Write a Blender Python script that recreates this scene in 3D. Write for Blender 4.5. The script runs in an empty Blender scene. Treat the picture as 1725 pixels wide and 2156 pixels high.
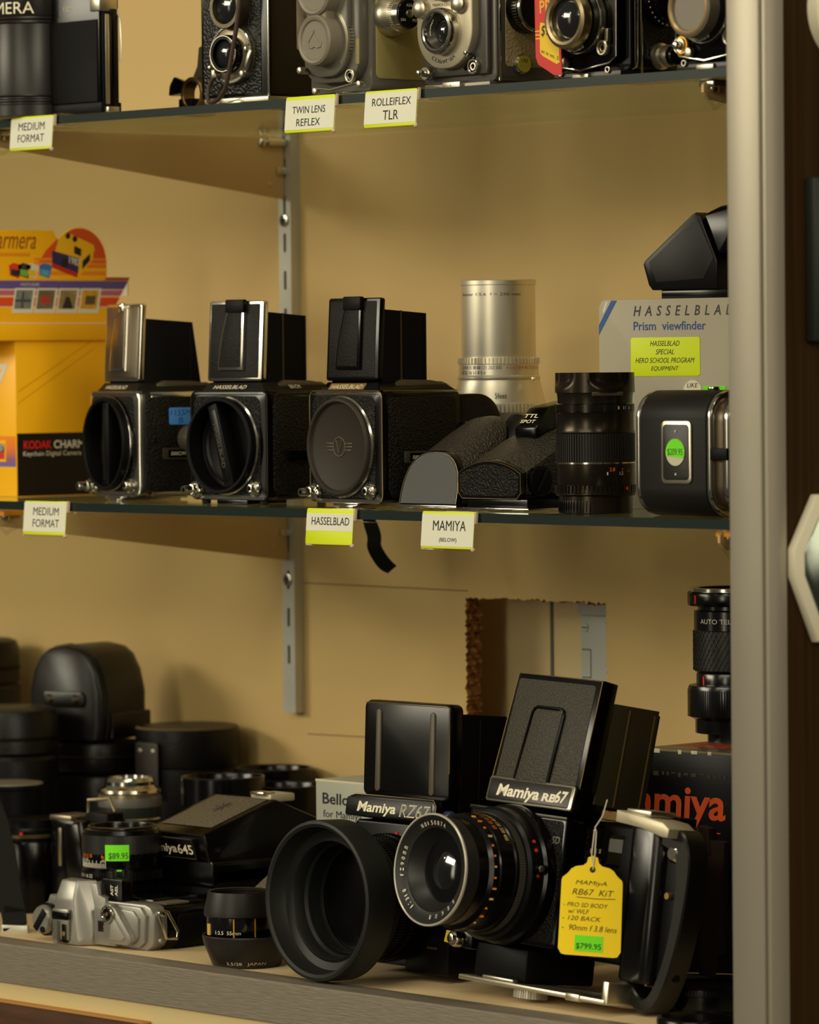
import bpy, bmesh, math, random
from mathutils import Vector as V, Matrix as Mx
random.seed(7)
SC = bpy.context.scene
COL = SC.collection
PI = math.pi
# ------------------------------------------------------------------ camera, world, lights, exposure
CAM = V((3.02298, -2.53930, 0.111356)); YAW, PITCH, ROLL, FPX = .8476, -.0312, -.0094, 10166.0
CF = V((-math.sin(YAW)*math.cos(PITCH), math.cos(YAW)*math.cos(PITCH), math.sin(PITCH)))
_r = V((math.cos(YAW), math.sin(YAW), 0)); _u = _r.cross(CF)
CR = _r*math.cos(ROLL) + _u*math.sin(ROLL); CU = -_r*math.sin(ROLL) + _u*math.cos(ROLL)
cd = bpy.data.cameras.new('camera'); cam = bpy.data.objects.new('camera', cd); COL.objects.link(cam)
cam.matrix_world = Mx(((CR.x, CU.x, -CF.x, CAM.x), (CR.y, CU.y, -CF.y, CAM.y), (CR.z, CU.z, -CF.z, CAM.z), (0, 0, 0, 1)))
cd.sensor_fit = 'VERTICAL'; cd.sensor_height = 36; cd.sensor_width = 36; cd.lens = FPX/2156*36
cd.clip_start = .05; cd.clip_end = 60
cd.dof.use_dof = True; cd.dof.focus_distance = 3.38; cd.dof.aperture_fstop = 11
SC.camera = cam
w = bpy.data.worlds.new('shop'); SC.world = w; w.use_nodes = True
def shop_world():
    """the dim warm shop round the case: azimuth a from straight out of the wall (-Y) towards +X, with brighter stretches at eye level"""
    nt = w.node_tree; N = nt.nodes; L = nt.links; bg = N['Background']
    tc = N.new('ShaderNodeTexCoord'); sx = N.new('ShaderNodeSeparateXYZ'); L.new(tc.outputs['Generated'], sx.inputs[0])
    def mth(op, a, b=0.0, c=0.0):
        n = N.new('ShaderNodeMath'); n.operation = op
        for k, v in enumerate((a, b, c)):
            if isinstance(v, (int, float)): n.inputs[k].default_value = v
            else: L.new(v, n.inputs[k])
        return n.outputs[0]
    az = mth('ARCTAN2', sx.outputs[0], mth('MULTIPLY', sx.outputs[1], -1.0)); el = mth('ARCSINE', sx.outputs[2])
    tot = mth('ADD', mth('MULTIPLY', mth('MAXIMUM', el, 0.0), .10), .05)
    for a0, e0, ha, he, st in LOBES:
        da = mth('DIVIDE', mth('SUBTRACT', az, math.radians(a0)), math.radians(ha)); de = mth('DIVIDE', mth('SUBTRACT', el, math.radians(e0)), math.radians(he))
        q = mth('ADD', mth('POWER', mth('ABSOLUTE', da), 4.0), mth('POWER', mth('ABSOLUTE', de), 4.0))
        tot = mth('ADD', tot, mth('MULTIPLY', mth('EXPONENT', mth('MULTIPLY', q, -1.0)), st))
    bg.inputs[0].default_value = (1, .90, .66, 1); L.new(tot, bg.inputs[1])
LOBES = ((18, 8, 3.4, 14, 7.0), (74, 8, 5, 13, 6.5), (-26, 6, 4, 10, 2.5), (120, 10, 8, 12, 2.0))
shop_world()
SC.view_settings.view_transform = 'Standard'; SC.view_settings.look = 'None'
SC.view_settings.exposure = .22; SC.view_settings.gamma = 1; SC.view_settings.use_curve_mapping = False
SC.cycles.max_bounces = 10; SC.cycles.transparent_max_bounces = 24; SC.cycles.glossy_bounces = 5; SC.cycles.sample_clamp_indirect = 4
def lamp(name, az, el, dist, sx, sy, watts, col=(1, .92, .70), aim=(.35, -.15, -.05)):
    """a ceiling fixture of the shop: az degrees from straight out of the wall towards +X, el degrees up"""
    ld = bpy.data.lights.new(name, 'AREA'); ld.shape = 'RECTANGLE'; ld.size = sx; ld.size_y = sy; ld.energy = watts; ld.color = col
    o = bpy.data.objects.new(name, ld); COL.objects.link(o)
    a, e = math.radians(az), math.radians(el); t = V(aim)
    o.location = t + V((math.sin(a)*math.cos(e), -math.cos(a)*math.cos(e), math.sin(e)))*dist
    o.rotation_euler = (t-o.location).to_track_quat('-Z', 'Y').to_euler()
    return o
def spot(az, el, dist, watts, r=.045):
    ld = bpy.data.lights.new('ceiling_bulb', 'POINT'); ld.energy = watts; ld.color = (1, .86, .6); ld.shadow_soft_size = r
    o = bpy.data.objects.new('ceiling_bulb', ld); COL.objects.link(o); a, e = math.radians(az), math.radians(el)
    o.location = V((.35+math.sin(a)*math.cos(e)*dist, -.15-math.cos(a)*math.cos(e)*dist, -.05+math.sin(e)*dist))
for q in ((-52, 16, 4.6), (-20, 24, 4.0), (4, 18, 5.0), (30, 30, 3.6), (58, 20, 4.4), (84, 26, 4.2), (100, 12, 4.8)): spot(*q, 7)
lamp('ceiling_lamp', -34, 17, 5.2, 2.2, .8, 76)
lamp('ceiling_lamp', 18, 27, 4.4, 2.2, .6, 26)
lamp('ceiling_lamp', 68, 24, 4.6, 2, .7, 32)
lamp('ceiling_lamp', 30, 58, 2.6, 1.2, .25, 11)
# ------------------------------------------------------------------ pixel of the photograph -> point of the place (depth given by a plane)
def ray(px, py): return CF + CR*((px-862.5)/FPX) - CU*((py-1078)/FPX)
def atz(px, py, z): d = ray(px, py); return CAM + d*((z-CAM.z)/d.z)
def aty(px, py, y): d = ray(px, py); return CAM + d*((y-CAM.y)/d.y)
def atx(px, py, x): d = ray(px, py); return CAM + d*((x-CAM.x)/d.x)
# ------------------------------------------------------------------ materials
MATS = {}
def lin(c):
    return tuple((x/12.92 if x <= .04045 else ((x+.055)/1.055)**2.4) for x in [v/255 for v in c])
def M(name, c, rough=.5, metal=0, bump=None, var=0, coat=0, spec=.35, vscale=40, stretch=None, emit=None):
    """c is an sRGB triple 0..255; bump=(kind, scale, strength, distance)"""
    if name in MATS: return MATS[name]
    m = bpy.data.materials.new(name); m.use_nodes = True; nt = m.node_tree; b = nt.nodes['Principled BSDF']
    col = (*lin(c), 1)
    b.inputs['Base Color'].default_value = col; b.inputs['Roughness'].default_value = rough; b.inputs['Metallic'].default_value = metal
    b.inputs['Coat Weight'].default_value = coat; b.inputs['Coat Roughness'].default_value = .1; b.inputs['Specular IOR Level'].default_value = spec
    tc = nt.nodes.new('ShaderNodeTexCoord'); vec = tc.outputs['Object']
    if stretch:
        mp = nt.nodes.new('ShaderNodeMapping'); mp.inputs['Scale'].default_value = stretch; nt.links.new(vec, mp.inputs[0]); vec = mp.outputs[0]
    if var:
        n = nt.nodes.new('ShaderNodeTexNoise'); n.inputs['Scale'].default_value = vscale; n.inputs['Detail'].default_value = 5; nt.links.new(vec, n.inputs['Vector'])
        r = nt.nodes.new('ShaderNodeMix'); r.data_type = 'RGBA'
        r.inputs[6].default_value = tuple(v*(1-var) for v in col[:3])+(1,); r.inputs[7].default_value = tuple(min(1, v*(1+var)) for v in col[:3])+(1,)
        nt.links.new(n.outputs[0], r.inputs[0]); nt.links.new(r.outputs[2], b.inputs['Base Color'])
    if bump:
        k, s, st, di = bump
        if k == 'vor':
            t = nt.nodes.new('ShaderNodeTexVoronoi'); t.feature = 'SMOOTH_F1'; t.inputs['Smoothness'].default_value = .4; out = t.outputs['Distance']
        elif k == 'wave':
            t = nt.nodes.new('ShaderNodeTexWave'); t.bands_direction = 'Z'; out = t.outputs['Fac']
        else:
            t = nt.nodes.new('ShaderNodeTexNoise'); t.inputs['Detail'].default_value = 4; out = t.outputs[0]
        t.inputs['Scale'].default_value = s; nt.links.new(vec, t.inputs['Vector'])
        bp = nt.nodes.new('ShaderNodeBump'); bp.inputs['Strength'].default_value = st; bp.inputs['Distance'].default_value = di
        nt.links.new(out, bp.inputs['Height']); nt.links.new(bp.outputs[0], b.inputs['Normal'])
    MATS[name] = m; return m
def glass_mat(name, tint, ior=1.5, base=0):
    m = bpy.data.materials.new(name); m.use_nodes = True; nt = m.node_tree; nt.nodes.clear()
    o = nt.nodes.new('ShaderNodeOutputMaterial'); t = nt.nodes.new('ShaderNodeBsdfTransparent'); t.inputs[0].default_value = (*tint, 1)
    g = nt.nodes.new('ShaderNodeBsdfGlossy'); g.inputs['Roughness'].default_value = .03; g.inputs['Color'].default_value = (.9, .95, .92, 1)
    f = nt.nodes.new('ShaderNodeFresnel'); gm = nt.nodes.new('ShaderNodeNewGeometry'); mr = nt.nodes.new('ShaderNodeMapRange'); mr.inputs[3].default_value = ior; mr.inputs[4].default_value = 1/ior
    nt.links.new(gm.outputs['Backfacing'], mr.inputs[0]); nt.links.new(mr.outputs[0], f.inputs[0]); mx = nt.nodes.new('ShaderNodeMixShader')
    nt.links.new(f.outputs[0], mx.inputs[0]); nt.links.new(t.outputs[0], mx.inputs[1]); nt.links.new(g.outputs[0], mx.inputs[2]); nt.links.new(mx.outputs[0], o.inputs[0])
    MATS[name] = m; return m
LEA = M('black_leatherette', (15, 13, 10), .42, spec=.2, bump=('vor', 700, .9, .0009))
LEAF = M('fine_black_leatherette', (17, 15, 12), .44, spec=.22, bump=('noise', 1100, .8, .0006))
LEAG = M('dark_leather', (13, 11, 9), .4, spec=.3, bump=('vor', 500, .3, .0004), var=.2)
BLK = M('black_paint', (5, 4, 4), .2, spec=.28)
BLKM = M('matte_black', (7, 6, 6), .5, spec=.14)
RUB = M('rubber_black', (17, 17, 15), .5, spec=.22)
PLA = M('black_plastic', (10, 9, 8), .34, spec=.22)
CAPM = M('cap_plastic', (48, 42, 36), .5, spec=.2)
CHR = M('chrome', (205, 200, 188), .16, 1)
SAT = M('satin_silver', (206, 198, 176), .34, 1, bump=('noise', 900, .12, .0002))
ALU = M('aluminium', (190, 184, 170), .38, 1)
STEEL = M('zinc_steel', (196, 194, 182), .38, .55, var=.18, vscale=25)
SILV = M('silver_paint', (146, 143, 136), .36, .6)
WHT = M('white_paint', (226, 220, 200), .5)
GOLD = M('gold_ink', (214, 178, 96), .4)
ORG = M('orange_ink', (236, 116, 40), .5)
RED = M('red_ink', (226, 50, 36), .5)
DKINK = M('dark_ink', (26, 28, 34), .6)
LENSG = M('lens_glass', (9, 9, 12), .04, coat=1, spec=.9)
GREEN = M('green_sticker', (120, 235, 30), .6)
LIME = M('lime_card', (214, 228, 12), .5)
CARD = M('white_label_card', (226, 224, 204), .5)
CLEAR = glass_mat('clear_plastic', (.95, .94, .9), 1.35)
GLASS = glass_mat('shelf_glass', (.95, .97, .94), 1.5)
GEDGE = M('glass_edge', (22, 36, 33), .3, spec=.3)
# ------------------------------------------------------------------ mesh builder (authored in millimetres)
class MB:
    def __init__(s, T=None): s.me = bmesh.new(); s.T = T or Mx(); s.mats = []
    def _add(s, bm, mat, T=None):
        if mat not in s.mats: s.mats.append(mat)
        i = s.mats.index(mat)
        for f in bm.faces: f.material_index = i
        bm.transform(s.T @ T if T else s.T)
        t = bpy.data.meshes.new('t'); bm.to_mesh(t); bm.free(); s.me.from_mesh(t); bpy.data.meshes.remove(t)
        return s
    def box(s, x0, x1, y0, y1, z0, z1, mat, bev=0, seg=2, T=None):
        bm = bmesh.new(); bmesh.ops.create_cube(bm, size=1)
        for v in bm.verts: v.co = V(((x0+x1)/2+v.co.x*(x1-x0), (y0+y1)/2+v.co.y*(y1-y0), (z0+z1)/2+v.co.z*(z1-z0)))
        if bev: bmesh.ops.bevel(bm, geom=bm.edges[:], offset=bev, segments=seg, affect='EDGES', profile=.5)
        return s._add(bm, mat, T)
    def rbox(s, x0, x1, y0, y1, z0, z1, r, mat, bev=.6, ax='y', T=None, n=5):
        """box with corners of radius r round the axis ax"""
        a = {'y': (x0, x1, z0, z1), 'z': (x0, x1, y0, y1), 'x': (y0, y1, z0, z1)}[ax]
        pts = rrect(*a, r, n)
        lo, hi = {'y': (y0, y1), 'z': (z0, z1), 'x': (x0, x1)}[ax]
        return s.prism(pts, lo, hi, ax, mat, bev, T)
    def prism(s, pts, lo, hi, ax, mat, bev=0, T=None, seg=2):
        """polygon pts extruded along ax from lo to hi; ax y: pts=(x,z); z: (x,y); x: (y,z)"""
        f = {'y': lambda p, h: V((p[0], h, p[1])), 'z': lambda p, h: V((p[0], p[1], h)), 'x': lambda p, h: V((h, p[0], p[1]))}[ax]
        bm = bmesh.new(); A = [bm.verts.new(f(p, lo)) for p in pts]; B = [bm.verts.new(f(p, hi)) for p in pts]; n = len(pts)
        caps = [bm.faces.new(A), bm.faces.new(B[::-1])]
        for i in range(n): bm.faces.new((A[i], B[i], B[(i+1) % n], A[(i+1) % n]))
        bmesh.ops.recalc_face_normals(bm, faces=bm.faces[:])
        if bev:
            ed = list({e for c in caps for e in c.edges})
            bmesh.ops.bevel(bm, geom=ed, offset=bev, segments=seg, affect='EDGES', profile=.5)
        return s._add(bm, mat, T)
    def hull(s, pts, mat, bev=0, T=None, seg=2):
        bm = bmesh.new(); vs = [bm.verts.new(p) for p in pts]; r = bmesh.ops.convex_hull(bm, input=vs)
        bmesh.ops.dissolve_limit(bm, angle_limit=.02, verts=bm.verts[:], edges=bm.edges[:])
        if bev: bmesh.ops.bevel(bm, geom=bm.edges[:], offset=bev, segments=seg, affect='EDGES', profile=.5)
        return s._add(bm, mat, T)
    def lathe(s, prof, c, mat, ax='z', seg=64, T=None, a0=0, a1=2*PI):
        """prof = [(r, h)...] turned round ax through c; the profile is closed when it starts and ends on the axis"""
        bm = bmesh.new(); full = abs(a1-a0-2*PI) < 1e-6; n = seg if full else seg+1; rows = []
        for r, h in prof:
            row = []
            for i in range(n if r > 1e-6 else 1):
                a = a0+(a1-a0)*i/seg; row.append(bm.verts.new(axv(ax, r*math.cos(a), r*math.sin(a), h)))
            rows.append(row)
        for A, B in zip(rows, rows[1:]):
            for i in range(seg):
                j = (i+1) % n
                if len(A) == 1 and len(B) == 1: continue
                if len(A) == 1: q = (A[0], B[i], B[j])
                elif len(B) == 1: q = (A[i], B[0], A[j])
                else: q = (A[i], B[i], B[j], A[j])
                bm.faces.new(q)
        bmesh.ops.recalc_face_normals(bm, faces=bm.faces[:])
        bmesh.ops.translate(bm, verts=bm.verts[:], vec=V(c))
        return s._add(bm, mat, T)
    def cyl(s, c, r, h0, h1, mat, ax='z', bev=0, seg=48, T=None, r2=None):
        r2 = r if r2 is None else r2; b = min(bev, abs(h1-h0)/2.1)
        if b: p = [(0, h0), (r-b, h0), (r-.3*b, h0+.3*b), (r, h0+b), (r2, h1-b), (r2-.3*b, h1-.3*b), (r2-b, h1), (0, h1)]
        else: p = [(0, h0), (r, h0), (r2, h1), (0, h1)]
        return s.lathe(p, c, mat, ax, seg, T)
    def ring(s, c, ro, ri, h0, h1, mat, ax='z', bev=.4, seg=64, T=None):
        b = bev
        return s.lathe([(ri+b, h0), (ro-b, h0), (ro, h0+b), (ro, h1-b), (ro-b, h1), (ri+b, h1), (ri, h1-b), (ri, h0+b), (ri+b, h0)], c, mat, ax, seg, T)
    def knurl(s, c, r, h0, h1, mat, ax='z', n=60, d=.6, T=None, duty=.55):
        """toothed ring: n teeth of height d"""
        bm = bmesh.new(); ring = []
        for i in range(n):
            for rr, t in ((r, 0), (r, duty*.8), (r-d, duty), (r-d, 1-.2*duty)):
                a = 2*PI*(i+t)/n; ring.append((rr*math.cos(a), rr*math.sin(a)))
        A = [bm.verts.new(axv(ax, x, y, h0)) for x, y in ring]; B = [bm.verts.new(axv(ax, x, y, h1)) for x, y in ring]; k = len(ring)
        bm.faces.new(A); bm.faces.new(B[::-1])
        for i in range(k): bm.faces.new((A[i], B[i], B[(i+1) % k], A[(i+1) % k]))
        bmesh.ops.recalc_face_normals(bm, faces=bm.faces[:]); bmesh.ops.translate(bm, verts=bm.verts[:], vec=V(c))
        return s._add(bm, mat, T)
    def tube(s, path, r, mat, seg=10, T=None, flat=None, closed=False):
        """round tube along path, or a flat band of width flat[0] (direction flat[1]) and thickness 2r"""
        bm = bmesh.new(); P = [V(p) for p in path]; rows = []; n = len(P)
        for i, p in enumerate(P):
            t = (P[(i+1) % n]-P[i-1]) if closed else (P[min(i+1, n-1)]-P[max(i-1, 0)])
            t.normalize()
            if flat:
                wv = V(flat[1][i] if isinstance(flat[1], list) else flat[1]); wv = (wv-t*wv.dot(t)).normalized(); nv = t.cross(wv)
                rows.append([bm.verts.new(p+wv*a*flat[0]/2+nv*b*r) for a, b in ((-1, -1), (1, -1), (1, 1), (-1, 1))])
            else:
                u = t.orthogonal() if i == 0 else (u-t*u.dot(t)); u.normalize(); q = t.cross(u)
                rr = r[i] if isinstance(r, (list, tuple)) else r
                rows.append([bm.verts.new(p+(u*math.cos(2*PI*k/seg)+q*math.sin(2*PI*k/seg))*rr) for k in range(seg)])
        for A, B in zip(rows, rows[1:]+([rows[0]] if closed else [])):
            k = len(A)
            for i in range(k): bm.faces.new((A[i], B[i], B[(i+1) % k], A[(i+1) % k]))
        if not closed: bm.faces.new(rows[0]); bm.faces.new(rows[-1][::-1])
        bmesh.ops.recalc_face_normals(bm, faces=bm.faces[:])
        return s._add(bm, mat, T)
    def loft(s, rows, mat, T=None, cap=True, closed=True):
        bm = bmesh.new(); R = [[bm.verts.new(p) for p in row] for row in rows]
        for A, B in zip(R, R[1:]):
            k = len(A)
            for i in range(k if closed else k-1): bm.faces.new((A[i], B[i], B[(i+1) % k], A[(i+1) % k]))
        if cap and closed: bm.faces.new(R[0]); bm.faces.new(R[-1][::-1])
        bmesh.ops.recalc_face_normals(bm, faces=bm.faces[:])
        return s._add(bm, mat, T)
    def holed(s, x0, x1, z0, z1, r, c, rh, y0, y1, mat, bev=.8, n=96):
        """rounded plate in the xz plane from y0 (front) to y1 with a round hole of radius rh at c"""
        def out(sh):
            pg = rrect(x0+sh, x1-sh, z0+sh, z1-sh, max(r-sh, .2), 8); res = []
            for i in range(n):
                a = 2*PI*i/n; d = (math.cos(a), math.sin(a)); best = None
                for (ax, az), (bx, bz) in zip(pg, pg[1:]+pg[:1]):
                    ex, ez = bx-ax, bz-az; den = d[0]*ez-d[1]*ex
                    if abs(den) < 1e-9: continue
                    t = ((ax-c[0])*ez-(az-c[1])*ex)/den; u = ((ax-c[0])*d[1]-(az-c[1])*d[0])/den
                    if t > 0 and -1e-6 <= u <= 1+1e-6 and (best is None or t < best): best = t
                res.append((c[0]+d[0]*best, c[1]+d[1]*best))
            return res
        cir = [(c[0]+rh*math.cos(2*PI*i/n), c[1]+rh*math.sin(2*PI*i/n)) for i in range(n)]
        rows = [[(x, y, z) for x, z in q] for q, y in ((cir, y1), (cir, y0), (out(bev), y0), (out(bev*.3), y0+bev*.3), (out(0), y0+bev), (out(0), y1))]
        return s.loft(rows+[rows[0]], mat, cap=False)
    def ball(s, c, r, mat, sc=(1, 1, 1), T=None, seg=24):
        bm = bmesh.new(); bmesh.ops.create_uvsphere(bm, u_segments=seg, v_segments=seg//2, radius=r)
        for v in bm.verts: v.co = V((v.co.x*sc[0], v.co.y*sc[1], v.co.z*sc[2]))+V(c)
        return s._add(bm, mat, T)
    def text(s, body, wd, ht, mp, mat, shear=0, bold=0, T=None, sp=1):
        """writing fitted into wd x ht mm; mp(u, v) -> point, u 0..wd, v 0..ht"""
        cu = bpy.data.curves.new('t', 'FONT'); cu.body = body; cu.size = 1; cu.shear = shear; cu.offset = bold; cu.resolution_u = 3; cu.space_character = sp
        cu.space_line = .9; cu.align_x = 'CENTER' if '\n' in body else 'LEFT'
        o = bpy.data.objects.new('t', cu); COL.objects.link(o); dg = bpy.context.evaluated_depsgraph_get()
        me = bpy.data.meshes.new_from_object(o.evaluated_get(dg)); bpy.data.objects.remove(o); bpy.data.curves.remove(cu)
        bm = bmesh.new(); bm.from_mesh(me); bpy.data.meshes.remove(me)
        if not bm.verts: bm.free(); return s
        xs = [v.co.x for v in bm.verts]; ys = [v.co.y for v in bm.verts]; x0, x1, y0, y1 = min(xs), max(xs), min(ys), max(ys)
        for v in bm.verts: v.co = V(mp((v.co.x-x0)/max(x1-x0, 1e-6)*wd, (v.co.y-y0)/max(y1-y0, 1e-6)*ht))
        return s._add(bm, mat, T)
    def build(s, name, parent=None, ang=32, **k):
        me = bpy.data.meshes.new(name); s.me.transform(Mx.Scale(.001, 4)); s.me.to_mesh(me); s.me.free()
        for p in me.polygons: p.use_smooth = True
        me.set_sharp_from_angle(angle=math.radians(ang))
        for m in s.mats: me.materials.append(m)
        o = bpy.data.objects.new(name, me); COL.objects.link(o)
        if parent: o.parent = parent
        for q, v in k.items(): o[q] = v
        return o
def axv(ax, a, b, h): return V((a, b, h)) if ax == 'z' else V((h, a, b)) if ax == 'x' else V((a, h, b))
def rrect(x0, x1, y0, y1, r, n=5):
    o = []
    for cx, cy, a in ((x1-r, y1-r, 0), (x0+r, y1-r, 90), (x0+r, y0+r, 180), (x1-r, y0+r, 270)):
        for i in range(n+1): t = math.radians(a+90*i/n); o.append((cx+r*math.cos(t), cy+r*math.sin(t)))
    return o
def front(x, z, y=-.15): return lambda u, v: (x+u, y, z+v)          # writing on a face that looks to -y
def side(y, z, x): return lambda u, v: (x, y+u, z+v)                # writing on a face that looks to +x
def Rz(d): return Mx.Rotation(math.radians(d), 4, 'Z')
def Rx(d): return Mx.Rotation(math.radians(d), 4, 'X')
def Ry(d): return Mx.Rotation(math.radians(d), 4, 'Y')
def Tr(*p): return Mx.Translation(V(p))
def thing(name, label, cat, loc, yaw=0, group=None, tilt=0, roll=0):
    o = bpy.data.objects.new(name, None); COL.objects.link(o); o.empty_display_size = .02
    o.location = loc; o.rotation_euler = (math.radians(tilt), math.radians(roll), math.radians(yaw))
    o['label'] = label; o['category'] = cat
    if group: o['group'] = group
    return o
def tag(o, label, cat, group=None):
    o['label'] = label; o['category'] = cat
    if group: o['group'] = group
    return o
def struct(o, label=None, cat=None):
    o['kind'] = 'structure'
    if label: o['label'] = label; o['category'] = cat
    return o
GT, MT, DK = .3000, .0064, -.3195                                   # tops of the upper shelf, the middle shelf and the deck
SF = -.308                                                          # front edge of the shelves
# ------------------------------------------------------------------ the setting
WALL = M('wall_paint', (200, 170, 112), .62, bump=('noise', 60, .05, .001), var=.03, vscale=6)
FIB = M('fibreboard_edge', (156, 104, 50), .9, bump=('noise', 400, .9, .002), var=.45, vscale=300)
def wall():
    a, b, c = aty(981, 1257, 0), aty(1276, 1272, 0), aty(985, 1500, 0)
    x0, x1, z1, z0 = a.x*1e3, b.x*1e3, (a.z+b.z)/2*1e3, c.z*1e3-12
    rnd = random.Random(3); hole = []
    for (p, q, n, amp) in (((x0, z1), (x1, z1), 60, .7), ((x1, z1), (x1, z0), 44, .7), ((x1, z0), (x0, z0), 20, .6), ((x0, z0), (x0, z1), 60, 1.3)):
        for i in range(n):
            t = i/n; nx, nz = (q[1]-p[1]), -(q[0]-p[0]); L = math.hypot(nx, nz); k = rnd.gauss(0, amp)
            hole.append((p[0]+(q[0]-p[0])*t+nx/L*k, p[1]+(q[1]-p[1])*t+nz/L*k))
    bm = bmesh.new()
    def loop(pts):
        vs = [bm.verts.new((x, 0, z)) for x, z in pts]; return [bm.edges.new((vs[i], vs[(i+1) % len(vs)])) for i in range(len(vs))]
    e = loop([(-900, -420), (1000, -420), (1000, 700), (-900, 700)])+loop(hole)
    bmesh.ops.triangle_fill(bm, use_beauty=True, edges=e, normal=(0, -1, 0))
    m = MB(); m._add(bm, WALL)
    o = m.build('wall_back'); struct(o)
    # raw edge of the hole, a ragged band 16 mm deep
    bm = bmesh.new(); rows = []
    for k in range(7):
        row = []
        for i, (x, z) in enumerate(hole):
            cx, cz = (x0+x1)/2, (z0+z1)/2
            d = rnd.gauss(0, .9) if 0 < k else 0
            lump = 1.6*math.sin(i*.9+k)*(k/6) if x < x0+3 else 0
            row.append(bm.verts.new((x+(1 if x < cx else -1)*(d+lump), k*2.6, z+(1 if z < cz else -1)*rnd.gauss(0, .4))))
        rows.append(row)
    for A, B in zip(rows, rows[1:]):
        for i in range(len(A)): bm.faces.new((A[i], B[i], B[(i+1) % len(A)], A[(i+1) % len(A)]))
    MB()._add(bm, FIB).build('hole_edge', o, ang=10)
    m = MB(); RC = M('recess_paint', (216, 194, 146), .7)
    m.box(x0-60, x1+120, 55, 60, z0-60, z1+60, RC); m.box(x0-64, x0-60, 16, 60, z0-60, z1+60, RC); m.box(x0-60, x1+120, 16, 60, z0-64, z0-60, RC)
    s1 = aty(1163, 1400, .0545).x*1e3; m.box(s1-1.5, s1+1.5, 54, 55, z0-60, z1+60, M('seam', (96, 98, 84), .7))
    m.build('recess_panel', o)
    g = M('grey_metal', (186, 190, 184), .45)
    q0, q1 = aty(1222, 1350, .045).x*1e3, aty(1300, 1350, .045).x*1e3
    m = MB(); zt = aty(1240, 1275, .045).z*1e3
    m.box(q0, q1, 45, 54, z0-50, zt-6, g, 2); m.box(q0-1, q1, 42, 54, zt-8, zt+20, g, 3)
    c = aty(1233, 1321, .045); m.cyl((c.x*1e3, 45, c.z*1e3), 3.6, -.9, .5, g, 'y', .3); m.box(c.x*1e3-3, c.x*1e3+3, 43.8, 44.2, c.z*1e3-.4, c.z*1e3+.4, M('slot', (60, 60, 54), .8), T=None)
    c = aty(1236, 1397, .045); d = M('slot', (60, 60, 54), .8)
    X, Z = c.x*1e3, c.z*1e3
    for q in ((X-5, X+5, Z+10.5, Z+11.3), (X-5, X+5, Z-11.3, Z-10.5), (X+4.5, X+5, Z-11, Z+11)): m.box(q[0], q[1], 44.6, 45.2, q[2], q[3], d)
    m.build('metal_box_cover', o, label='grey metal cover')
    # pencil lines on the paint
    m = MB(); pen = M('pencil', (110, 88, 60), .8)
    for p, q in (((640, 1227), (985, 1244)), ((648, 1545), (775, 1552))):
        a, b = aty(*p, -.0003), aty(*q, -.0003); m.tube([a*1e3, b*1e3], .35, pen, 6)
    m.build('pencil_line', o)
    return o
wall()
def upright():
    o = thing('slotted_upright', 'slotted zinc shelf upright screwed to the beige wall between the shelves', 'shelf upright', (0, 0, 0))
    for z0, z1 in ((aty(600, 1497, -.010).z*1e3, 640),):
        m = MB(); pts = []
        slots = []
        # front plate built round the slots, plus two side flanges
        z = z0; zs = [z0]
        pitch = 30.5; first = aty(607, 1378, -.010).z*1e3
        sl = [first+pitch*k for k in range(-0, 24) if first+pitch*k+8 < z1]
        cur = z0
        for c in sl:
            m.box(0, 15.5, -10.3, -9.2, cur, c-7.5, STEEL); m.box(0, 6.2, -10.3, -9.2, c-7.5, c+7.5, STEEL); m.box(9.3, 15.5, -10.3, -9.2, c-7.5, c+7.5, STEEL); cur = c+7.5
        m.box(0, 15.5, -10.3, -9.2, cur, z1, STEEL)
        m.box(0, 1.1, -9.3, -.1, z0, z1, STEEL); m.box(14.4, 15.5, -9.3, -.1, z0, z1, STEEL); m.box(0, 15.5, -10.3, -.2, z0-.8, z0, STEEL)
        m.build('channel', o)
        for py in (464, 1220):
            c = aty(605 if py > 900 else 596, py, -.0105)
            s = MB(); s.cyl((7.75, -10.3, c.z*1e3), 5.2, -1.6, 0, CHR, 'y', .8, 24); s.box(4.9, 10.6, -12.1, -11.8, c.z*1e3-.5, c.z*1e3+.5, BLKM); s.box(7.2, 8.3, -12.1, -11.8, c.z*1e3-2.8, c.z*1e3+2.8, BLKM); s.build('screw', o)
upright()
BRK = M('bracket_paint', (192, 162, 108), .45, .1)
def bracket(zt, X, label, pad):
    o = thing('shelf_bracket', label, 'shelf bracket', (X, 0, zt), group=None)
    m = MB(); m.prism([(-11, 0), (-300, 0), (-306, -4), (-306, -9), (-301, -13.5), (-11, -50)], 6, 8.6, 'x', BRK, .4)
    m.cyl((8.6, -26, -38), 2, 0, .8, BRK, 'x', .4, 16); m.build('arm', o)
    c = MB()
    c.box(2, 13, -30, -12, -7, -1, CHR, 1.5); c.box(4, 11, -20, -10.4, -30, -24, CHR, 1); c.cyl((8, -34, -4.5), 4, -3, 3, CHR, 'z', 1, 16)
    c.build('rear_clip', o)
    c = MB(); c.box(1, 15, -303, -284, -5.5, -1, pad, 1)
    c.box(0, 16, -306, -286, -2, -.4, CLEAR, .5); c.tube([(8.8, -300, -4), (8.8, -304, -12), (8.8, -296, -19), (8.8, -286, -14)], 1.8, CLEAR, 8)
    c.cyl((7, -296, -4), 4.4, -5, 2, CHR, 'z', 1, 16)
    c.build('front_clip', o)
GB, MBt = .2939, 0.0
AMB = M('amber_pad', (226, 150, 30), .4)
xr = aty(1490, 180, -.30).x-.006
bracket(GB, 0, 'tapered bracket under the upper glass shelf beside the slotted upright', CHR)
bracket(MBt, 0, 'tapered bracket under the middle glass shelf beside the slotted upright', AMB)
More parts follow.
